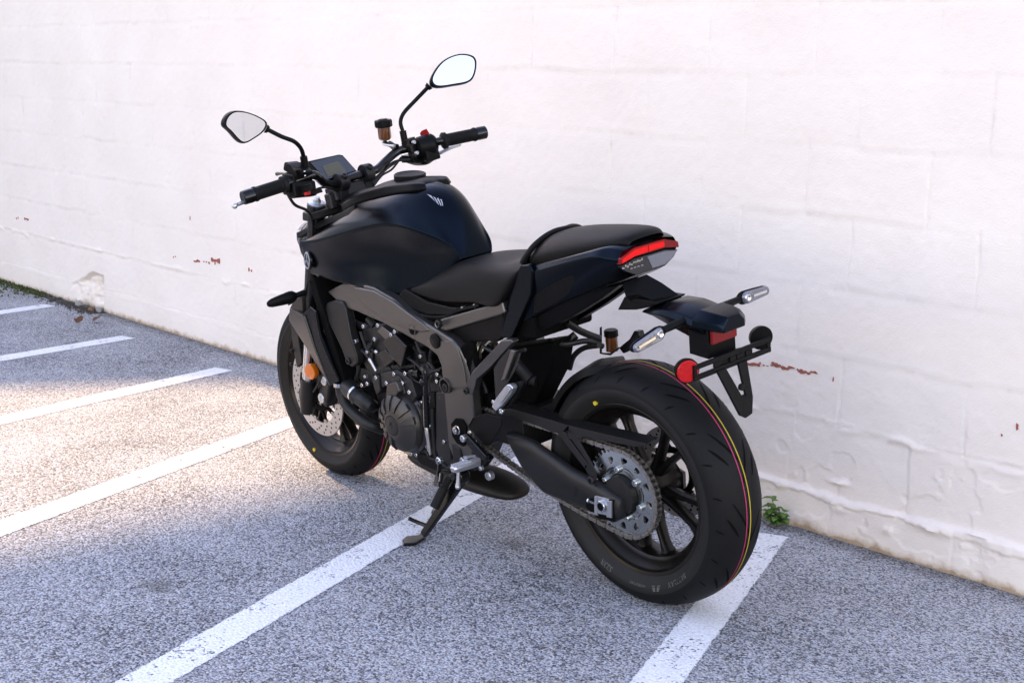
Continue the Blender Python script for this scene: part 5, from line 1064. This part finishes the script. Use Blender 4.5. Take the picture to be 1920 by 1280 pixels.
# radiator, shrouds
m = MB(); m.box((1.19, 0, .56), (.035, .30, .34), (0, .32, 0)); m.build('radiator', 'dark', bike, bevel=.004)
SH1 = [P1([(1.2923,0.165,0.5993)]), P1([(1.2176,0.165,0.6136)]), P1([(1.1393,0.165,0.4165)]), P1([(1.1904,0.165,0.3950)])]
m = MB(); m.prism([(1.3052,0.16,0.6031),(1.2720,0.15,0.6310),(1.2229,0.16,0.6234),(1.2145,0.16,0.5571),(1.1413,0.16,0.4147),(1.1958,0.16,0.3909),(1.2220,0.16,0.4189),(1.2708,0.16,0.5054)], (0,-.016,0)); rs = m.build('radiator_shroud', 'paint', bike, bevel=.004, seg=3)
m = MB(); q1 = [(1.3002,0.163,0.6045),(1.2659,0.163,0.5070),(1.2171,0.163,0.4206),(1.1967,0.163,0.3933)]; q2 = [(1.4369,0.13,0.5978),(1.4435,0.13,0.5581),(1.3301,0.14,0.4730),(1.2373,0.15,0.3908)]
q1 = [(1.2948,0.163,0.6019),(1.2574,0.163,0.5049),(1.2136,0.163,0.4229),(1.1940,0.163,0.3920)]; q2 = [Vector(q) for q in [(1.4154,0.135,0.6020),(1.4317,0.135,0.5611),(1.3426,0.135,0.4784),(1.2538,0.135,0.3905)]]
m.loft([[Vector(a), b, b+Vector((-.004,-.006,0)), Vector(a)+Vector((-.006,-.012,0))] for a, b in zip(q1, q2)]); m.prism([(1.4069,0.14,0.6044),(1.3710,0.14,0.6372),(1.3242,0.14,0.6538),(1.3330,0.14,0.5908)], (-.004,-.012,0)); m.build('shroud_face', 'shroud', rs, bevel=.002)
m = MB(); m.tube([(1.2107,0.165,0.6180),(1.2002,0.165,0.5352),(1.1348,0.165,0.4241)], .004, 8); m.build('shroud_edge', 'plastic', rs)
for pts_ in [[(1.3052,0.16,0.6031),(1.2229,0.16,0.6234),(1.1413,0.16,0.4147),(1.1958,0.16,0.3909)]]:
    m = MB(); m.prism([(x, -y, z) for x, y, z in pts_], (0,.016,0)); m.build('radiator_shroud', 'paint', bike, bevel=.004, seg=3)
m = MB(); m.box((.51, 0, .705), (.46, .21, .075)); m.build('seat_base', 'dark', bike, bevel=.01)
# shock absorber with spring
m = MB(); sA, sB = Vector(P1([(0.7438,-0.01,0.5668)])), Vector(P1([(0.4639,-0.01,0.5325)])); d_ = sB-sA; x_, y_, dn = axes(d_)
m.tube([sA, sB], .020, 16, 1); sh = m.build('shock_absorber', 'cast', bike)
m = MB(); m.tube([sA.lerp(sB, .02+.5*t)+(x_*math.cos(2*PI*7*t)+y_*math.sin(2*PI*7*t))*.034 for t in np.linspace(0, 1, 160)], .0062, 10, 1); m.build('coil_spring', 'spring', sh)
m = MB(); m.tube([(0.4673,0.02,0.5674),(0.3996,0.02,0.5189)], .026, 14, 1); m.tube([(0.4040,0.02,0.5181),(0.3741,0.02,0.5175)], .020, 12, 1); m.build('damper_reservoir', 'cast', sh)
m = MB(); m.prism([(0.6051,0.03,0.5652),(0.2895,0.03,0.6468),(0.3210,0.03,0.5538),(0.3971,0.03,0.4495),(0.5166,0.03,0.3788),(0.5949,0.03,0.3943),(0.6192,0.03,0.4688)], (0,-.08,0)); m.build('inner_fender', 'dark', bike, bevel=.01)
m = MB(); m.prism([(0.5712,0.09,0.4634),(0.5120,0.09,0.4778),(0.4866,0.09,0.4183),(0.5687,0.09,0.3227),(0.6098,0.09,0.3614)], (0,-.06,0)); m.build('frame_bridge', 'dark', bike, bevel=.006)

# ---------------------------------------------------------------- fork and front end
lo = Vector(P1([(1.4410,0.105,0.2546)])); hi = Vector(P1([(1.2289,0.105,0.9372)])); 
def fork(s):
    m = MB(); d = (hi-lo).normalized(); L = (hi-lo).length; F = lambda t, dy=0: Vector((lo.x+(hi.x-lo.x)*t, s*.105, lo.z+(hi.z-lo.z)*t))
    m.tube([F(.42), F(.985)], .0265, 20, 1); m.tube([F(.98), F(1.0)], .029, 20, 1)
    f_ = m.build('fork_leg', 'gloss', bike)
    m = MB(); m.tube([F(.13), F(.44)], .0205, 20, 1); m.build('fork_tube', 'chrome', f_)
    m = MB(); m.tube([F(.145), F(.155), F(.06), F(-.02)], [.022,.025,.026,.022], 18, 1); a_ = steer(Vector((1.43, s*.105, .300))); m.lathe(a_, (0,s,0), [(-.03,.030),(.012,.030),(.014,.024),(.014,.013),(.004,.011)], 24)
    m.tube([F(.05), a_], [.026,.026], 16, 1)
    m.build('fork_bottom', 'cast', f_)
    c = steer(Vector((1.43-.118, s*.083, .345)))
    m = MB(); m.box(c, (.052, .052, .125), (0, -.42, 0)); m.box(c+Vector((-.014, s*.014, 0)), (.04, .036, .10), (0, -.42, 0)); m.box(c+Vector((.035,s*.012,.03)), (.05,.02,.03), (0,-.42,0)); cal = m.build('caliper', 'cast', f_, bevel=.009, seg=3)
    m = MB()
    for t in (-1, 1): m.lathe(c+Vector((-.004+t*-.014, s*.032, t*.032)), (0,s,0), [(-.004,.0165),(.003,.0165),(.0045,.015),(.0045,.006),(.002,.005)], 24)
    build_each(m, 'piston_cap', 'alu', cal)
    m = MB(); cr = Vector(P1([(1.3382,0.135,0.4051)])); cr.y *= s; m.lathe(cr, (-.12,s,0), [(-.012,.024),(.001,.0255),(.006,.0245),(.0075,.02),(.0078,.002)], 36); m.build('side_reflector', 'amber', f_)
    return f_
fL = fork(1); fR = fork(-1)
m = MB(); cq = Vector(P1([(1.2297,0.105,0.9339)])); d = (hi-lo).normalized()
m.lathe(cq+d*.006, d, [(-.01,.030),(.004,.030),(.006,.027)], 32); m.build('fork_rim', 'gloss', fL)
m = MB(); m.lathe(cq+d*.012, d, [(-.002,.0255),(.004,.0255),(.006,.022),(.007,.012),(.015,.0115),(.016,.009),(.022,.0075),(.0225,.004)], 28); m.build('preload_adjuster', 'alu', fL)
m = MB(); m.prism([(x, y, z) for x, y, z in [(1.26,.14,.925),(1.215,.145,.925),(1.16,.06,.945),(1.15,0,.95),(1.16,-.06,.945),(1.215,-.145,.925),(1.26,-.14,.925),(1.25,0,.935)]], (.006,0,-.028)); tcl = m.build('triple_clamp', 'cast', bike, bevel=.005)
m = MB(); m.lathe((1.203,0,.955), (-.42,0,.91), [(-.02,.02),(.004,.02),(.004,.013),(.012,.012)], 24); m.build('stem_nut', 'steel', tcl)
# front fender
m = arc_shell(1.43, .300, .318, math.radians(66), math.radians(150), .066, .003, 24, .008); 
m.build('front_fender', 'plastic', bike, sharp=40, xf=steer)
m = MB(); m.prism([(1.4917,0.095,0.5478),(1.4520,0.095,0.5412),(1.4548,0.095,0.4764),(1.4529,0.095,0.4046),(1.4907,0.095,0.3798),(1.4958,0.095,0.4517)], (0,-.02,0)); m.build('fork_guard', 'cast', bike, bevel=.003)
m = MB(); m.bolt(P1([(1.5011,0.098,0.4371)]), r=.006); m.bolt(P1([(1.5126,0.098,0.3896)]), r=.006); m.tube([(1.3633,0.12,0.3286),(1.3164,0.12,0.3731),(1.2912,0.12,0.4042)], .004, 8); m.build('brake_line', 'hose', bike)
# front turn signals
def fsig(s):
    g = lambda t: (t[0], s*t[1], t[2])
    i_, o_ = g(P1([(1.3412,0.16,0.6562)])), g(P1([(1.3552,0.245,0.6488)]))
    b_ = signal(i_, o_, .021, .014, g(P1([(1.3323,0.11,0.6612)])), False, (1,0,0))
    m = MB(); q = Vector(g(P1([(1.3347,0.105,0.6580)]))); m.lathe(q, (0,s,0), [(-.03,.021),(.006,.021),(.010,.017)], 24); m.build('signal_base', 'plastic', b_)
fsig(1); fsig(-1)
# headlamp body ahead of the forks
m = MB(); m.sphere((1.39,0,.79), .08, 12, 0, (.7,1.,1.0)); hl = m.build('headlight', 'gloss', bike, sharp=0)
m = MB(); m.lathe((1.45,0,.80), (1,0,-.1), [(-.01,.05),(.008,.05),(.014,.042),(.017,.02)], 32); m.build('lens', 'clear', hl)

# ---------------------------------------------------------------- handlebar, controls, instruments
HB = [(1.0965,0.412,1.0334),(1.0779,0.285,1.0497),(1.0707,0.22,1.0601),(1.0707,0.195,1.0573),(1.1220,0.14,1.0254),(1.1562,0.09,1.0046),(1.1636,0.05,1.0082),(1.1703,0,1.0135),(1.1736,-0.05,1.0159),(1.1657,-0.085,1.0218),(1.1771,-0.13,1.0398),(1.1762,-0.175,1.0604),(1.1603,-0.205,1.0663),(1.1427,-0.265,1.0708),(1.0881,-0.278,1.0804),(1.0473,-0.412,1.0870)]
m = MB(); m.tube(HB, .0130, 16, 5); hb = m.build('handlebar', 'gloss', bike)
def seg_of(a, b, n=8): return [Vector(a).lerp(Vector(b), t) for t in np.linspace(0, 1, n)]
gl0, gl1 = HB[0], P1([(1.0779,0.285,1.0497)]); gr1, gr0 = P1([(1.0882,-0.278,1.0796)]), HB[-1]
for a, e, s in ((gl0, gl1, 1), (gr0, gr1, -1)):
    a, e = Vector(a), Vector(e); d = (e-a).normalized(); x_, y_, _ = axes(d); L = (e-a).length
    m = MB(); n = 40
    prof = [(.022,.0180),(.024,.0215),(.030,.0215),(.032,.0195),(.04,.0190)]+[(.04+(L-.062)*t, .0190+.0006*(1 if i % 2 else -1)) for i, t in enumerate(np.linspace(0.02, .98, n))]+[(L-.02,.0195),(L-.018,.025),(L-.008,.026),(L-.004,.021)]
    m.lathe(a, d, prof, 24); g_ = m.build('grip', 'rubber', hb, sharp=50)
    m = MB(); m.lathe(a, d, [(-.012,.0180),(-.010,.0200),(.012,.0205),(.022,.0195),(.024,.013)], 28); m.lathe(a, d, [(-.0125,.0175),(-.0122,.010),(-.004,.009),(-.004,.001)], 24, cap=False); m.build('bar_end', 'gloss', hb, sharp=40)
# bar clamps
for q in ([(1.1639,0.05,1.0065)], [(1.1736,-0.05,1.0159)]):
    c = Vector(q[0]); m = MB(); m.lathe(c, (0,1,0), [(-.016,.026),(-.014,.028),(.014,.028),(.016,.026)], 24); m.box(c+Vector((.008,0,-.035)), (.040,.030,.06)); 
    m.lathe(c+Vector((-.02,0,.018)), (-.5,0,.85), [(-.01,.010),(.006,.010),(.007,.008),(.007,.005),(.002,.004)], 16)
    m.build('bar_clamp', 'cast', hb, bevel=.003)
# left switch cluster
Lc = Vector(P1([(1.0858,0.245,1.0451)]))
m = MB(); m.box(Lc+Vector((.006,.0,-.004)), (.056,.070,.062), (.1,.0,.05)); m.box(Lc+Vector((-.020,.004,-.018)), (.034,.078,.044), (.1,.2,.05)); m.box(Lc+Vector((-.006,-.002,.034)), (.056,.062,.024), (.1,-.5,.1)); m.box(Lc+Vector((.02,-.002,.042)), (.034,.050,.026), (.1,-.3,.1))
sl_ = m.build('switch_cluster', 'plastic', hb, bevel=.006, seg=3)
m = MB(); c = Vector(P1([(1.0940,0.245,1.0690)])); m.lathe(c, (-.6,.1,.8), [(-.01,.021),(.003,.021),(.004,.018),(.002,.012),(.006,.010),(.007,.006)], 28); m.prism([(1.0923,0.27,1.0765),(1.0643,0.27,1.0996),(1.0189,0.27,1.0933),(1.0389,0.27,1.0785)], (.004,-.004,-.006)); m.tube([(1.0963,0.27,1.0717),(1.1301,0.27,1.0725),(1.1567,0.27,1.0693)], [.006,.004,.006], 8); m.build('joystick_pad', 'gloss', sl_)
m = MB()
for q in [(1.0990,0.262,1.0778),(1.0835,0.262,1.0605),(1.0594,0.262,1.0909),(1.0197,0.262,1.0844),(1.0198,0.262,1.0723),(1.0533,0.262,1.0351),(1.0329,0.262,1.0397),(1.0497,0.262,1.0156)]: m.box(Vector(q), (.003,.003,.0025))
build_each(m, 'switch_mark', 'white', sl_)
m = MB(); c = Vector(P1([(1.0205,0.262,1.0224)])); m.box(c, (.012,.016,.012), (.1,.3,0)); m.build('horn_button', 'red', sl_, bevel=.002)
m = MB(); m.prism([(1.0597,0.27,1.0376),(0.9902,0.27,1.0532),(0.9865,0.27,1.0339),(1.0540,0.27,1.0152)], (.004,-.01,0)); m.prism([(1.0046,0.255,1.0314),(0.9699,0.255,1.0415),(0.9597,0.255,1.0272),(0.9940,0.255,1.0186)], (.004,-.01,0)); build_each(m, 'rocker_switch', 'plastic', sl_, bevel=.002)
# right switch housing with red kill switch
Rc = Vector(P1([(1.1210,-0.248,1.0696)])); dR = (Vector(gr0)-Vector(gr1)).normalized()
m = MB(); m.lathe(Rc-dR*.034, dR, [(0,.022),(.004,.031),(.03,.034),(.052,.035),(.06,.029),(.066,.022)], 28); m.box(Rc+Vector((-.008,0,-.03)), (.045,.05,.036), (-.1,.2,0)); sr_ = m.build('switch_cluster', 'plastic', hb, bevel=.004, sharp=45)
m = MB(); m.prism([(1.1426,-0.25,1.1160),(1.1144,-0.25,1.1238),(1.1010,-0.25,1.1080),(1.1343,-0.25,1.1016)], (.012,0,-.010)); m.build('kill_switch', 'red', sr_, bevel=.002)
m = MB(); m.box(Vector(P1([(1.1203,-0.265,1.0917)])), (.012,.02,.016), (-.1,.5,0)); m.build('start_button', 'gloss', sr_, bevel=.003)
m = MB(); m.box(Vector(P1([(1.1214,-0.266,1.0931)]))+Vector((-.007,0,.001)), (.002,.008,.002), (-.1,.5,0)); build_each(m, 'switch_mark', 'white', sr_)
# master cylinder, lever and clamp on the right
m = MB(); q = Vector(P1([(1.1446,-0.2,1.0712)])); m.box(q+Vector((-.012,0,0)), (.02,.026,.060), (-.1,.1,0)); m.tube([(1.2081,-0.2,1.0546),(1.2279,-0.2,1.0686),(1.2487,-0.2,1.0776)], .010, 10); m.box(Vector(P1([(1.1499,-0.22,1.0363)])), (.05,.07,.022), (0,0,.2)); m.tube([(1.2148,-0.23,1.0242),(1.1609,-0.23,1.0173),(1.1055,-0.23,1.0239),(1.1238,-0.27,1.0295)], .009, 8); mc = m.build('master_cylinder', 'gloss', hb, bevel=.003)
m = MB(); m.bolt(Vector(P1([(1.1321,-0.195,1.0890)]))+Vector((-.018,0,0)), (-1,0,.1), .006, .005); m.bolt(Vector(P1([(1.1229,-0.195,1.0567)]))+Vector((-.018,0,0)), (-1,0,.1), .006, .005); m.tube([(1.2285,-0.16,1.0882),(1.2156,-0.16,1.0822),(1.1658,-0.16,1.0814)], .004, 8); build_each(m, 'bolt', 'alu', mc)
m = MB(); m.tube([(1.1577,-0.27,1.0209),(1.1218,-0.33,1.0464),(1.1496,-0.4,1.0473)], [.007,.006,.006], 8); m.build('brake_lever', 'alu', hb)
m = MB(); m.tube([(1.1010,0.29,1.0382),(1.1233,0.34,1.0257),(1.1026,0.4,1.0217),(1.0997,0.44,1.0174)], [.007,.006,.005,.0055], 10); m.sphere(P1([(1.1062,0.447,1.0136)]), .0085, 8); m.build('clutch_lever', 'alu', hb)
# brake fluid bottle on the bar
q = Vector(P1([(1.2192,-0.165,1.0994)])); m = MB(); m.lathe(q, (0,0,1), [(-.004,.014),(0,.019),(.006,.0205),(.038,.0205)], 28); fr_ = m.build('fluid_reservoir', 'fluid', bike)
m = MB(); n = 24; rings = []
for z, k in ((.036,1.),(.040,1.08),(.054,1.08),(.058,1.0),(.058,.6),(.061,.55)):
    rings.append([q+Vector((.0245*k*(1+.05*(i % 2))*math.cos(2*PI*i/n), .0245*k*(1+.05*(i % 2))*math.sin(2*PI*i/n), z)) for i in range(n)])
m.loft(rings); m.build('cap', 'plastic', fr_, sharp=25)
m = MB(); m.tube([(1.2307,-0.17,1.0898),(1.2128,-0.17,1.0808),(1.1662,-0.17,1.0782)], .007, 8); m.build('bottle_arm', 'gloss', fr_)
# cables from the bars
m = MB(); m.tube([(1.1748,-0.17,1.0316),(1.1637,-0.13,1.0225),(1.1764,-0.1,1.0022),(1.1864,-0.06,0.9805)], .0045, 8); m.tube([(1.1323,-0.19,1.0357),(1.1751,-0.16,1.0316),(1.1670,-0.1,1.0077),(1.1439,-0.05,0.9837)], .004, 8); m.build('control_cable', 'hose', hb)
m = MB(); m.box(P1([(1.1824,0.08,0.9525)]), (.03,.03,.05), (0,.2,0)); m.box(P1([(1.1871,0.02,0.9703)]), (.05,.12,.05), (0,.3,0)); m.build('ignition_lock', 'cast', hb, bevel=.006)
for q_, r_ in (([(1.2486,-0.19,1.0356),(1.2408,-0.15,1.0260),(1.2279,-0.09,0.9839),(1.2372,-0.02,0.9394),(1.2448,0.05,0.8974),(1.2925,0.07,0.8386)], .0042), ([(1.1214,0.27,1.0269),(1.1654,0.22,0.9706),(1.1920,0.16,0.9346),(1.2288,0.13,0.8735),(1.2827,0.12,0.7830)], .0046), ([(1.1947,-0.2,1.0370),(1.1935,-0.16,1.0072),(1.1800,-0.11,0.9969),(1.1597,-0.06,0.9743)], .0035), ([(1.0793,0.23,1.0290),(1.0944,0.19,1.0114),(1.1071,0.15,1.0126),(1.1573,0.08,0.9899),(1.1731,0.05,0.9639)], .0035)):
    m = MB(); m.tube(q_, r_, 8); m.build('control_cable', 'hose', hb)
# display
m = MB(); D_ = [(1.2277,0.1171,1.0765),(1.2291,0.0027,1.0784),(1.2266,-0.0088,1.0750),(1.1879,-0.0295,1.0234),(1.1844,-0.0204,1.0187),(1.1831,0.0160,1.0170),(1.1800,0.0918,1.0128)]; m.prism(D_, (.022, 0, -.008)); ip = m.build('instrument_panel', 'plastic', bike, bevel=.004, seg=3)
m = MB(); m.prism(mv([(1.2237,0.1129,1.0712),(1.2259,0.0055,1.0741),(1.2226,-0.0033,1.0696),(1.1898,-0.0233,1.0260),(1.1877,0.0158,1.0231),(1.1843,0.0900,1.0186)], -.0022, 0, .0016), (.004,0,0)); m.build('screen', 'screen', ip)
m = MB(); m.prism(mv([(1.2119,0.0813,1.0554),(1.2150,0.0209,1.0595),(1.1906,0.0113,1.0270),(1.1878,0.0812,1.0233)], -.0030, 0, .0022), (.001,0,0)); m.build('lcd', 'lcd', ip)
# mirrors
def mirror(gl, stem, base, rr):
    G = [Vector(q) for q in gl]; c = sum(G, Vector())/len(G)
    nrm = Vector((0,0,0)); n = len(G)
    for i in range(n): nrm += (G[i]-c).cross(G[(i+1) % n]-c)
    nrm.normalize()
    if nrm.x > 0: nrm = -nrm
    Q = catmull(G, 5, True)
    pl = [q-nrm*(q-c).dot(nrm) for q in Q]
    m = MB(); off = lambda k, t: [c+(q-c)*k+nrm*t for q in pl]
    m.loft([off(.95,.003), off(1.03,.0045), off(1.06,-.002), off(1.03,-.014), off(.8,-.024), off(.4,-.030)])
    m.tube(stem, rr, 12, 6)
    b0 = Vector(stem[-1]); b1 = Vector(base); m.tube([b0.lerp(b1, -.0), b1], .0105, 12, 1); m.tube([b0.lerp(b1, .85), b1.lerp(b0, -.25)], .0125, 6, 1)
    m.tube([Vector(stem[0]).lerp(Vector(stem[1]), -.06), Vector(stem[0]).lerp(Vector(stem[1]), .12)], [.013,.0095], 12, 1)
    mo = m.build('mirror', 'plastic', bike, sharp=45)
    m = MB(); m.prism(off(.945, .0045), -nrm*.003); m.build('mirror_glass', 'mirror', mo, smooth=False)
    return c, nrm
ML = [(1.0808,0.4563,1.2409),(1.0830,0.4433,1.2620),(1.0867,0.4148,1.2708),(1.0919,0.3684,1.2581),(1.0965,0.3223,1.2291),(1.0947,0.3322,1.2069),(1.0901,0.3665,1.1916),(1.0849,0.4080,1.1851),(1.0821,0.4406,1.2210)]
mirror(ML, [(1.0963,0.3189,1.2078)]+[(1.0788,0.285,1.1824),(1.0665,0.255,1.1648),(1.0719,0.232,1.1413),(1.0794,0.222,1.1165)], P1([(1.0819,0.218,1.0728)]), .0062)
MR = [(1.1404,-0.3078,1.2666),(1.1414,-0.3561,1.3093),(1.1288,-0.4139,1.3253),(1.1102,-0.4552,1.3123),(1.0991,-0.4506,1.2801),(1.0953,-0.4216,1.2460),(1.1106,-0.3670,1.2398),(1.1292,-0.3125,1.2417)]
mirror(MR, [(1.1370,-0.2917,1.2443)]+[(1.1662,-0.255,1.2047),(1.1763,-0.215,1.1725),(1.1746,-0.198,1.1472),(1.1684,-0.198,1.1213)], P1([(1.1624,-0.198,1.0788)]), .0062)
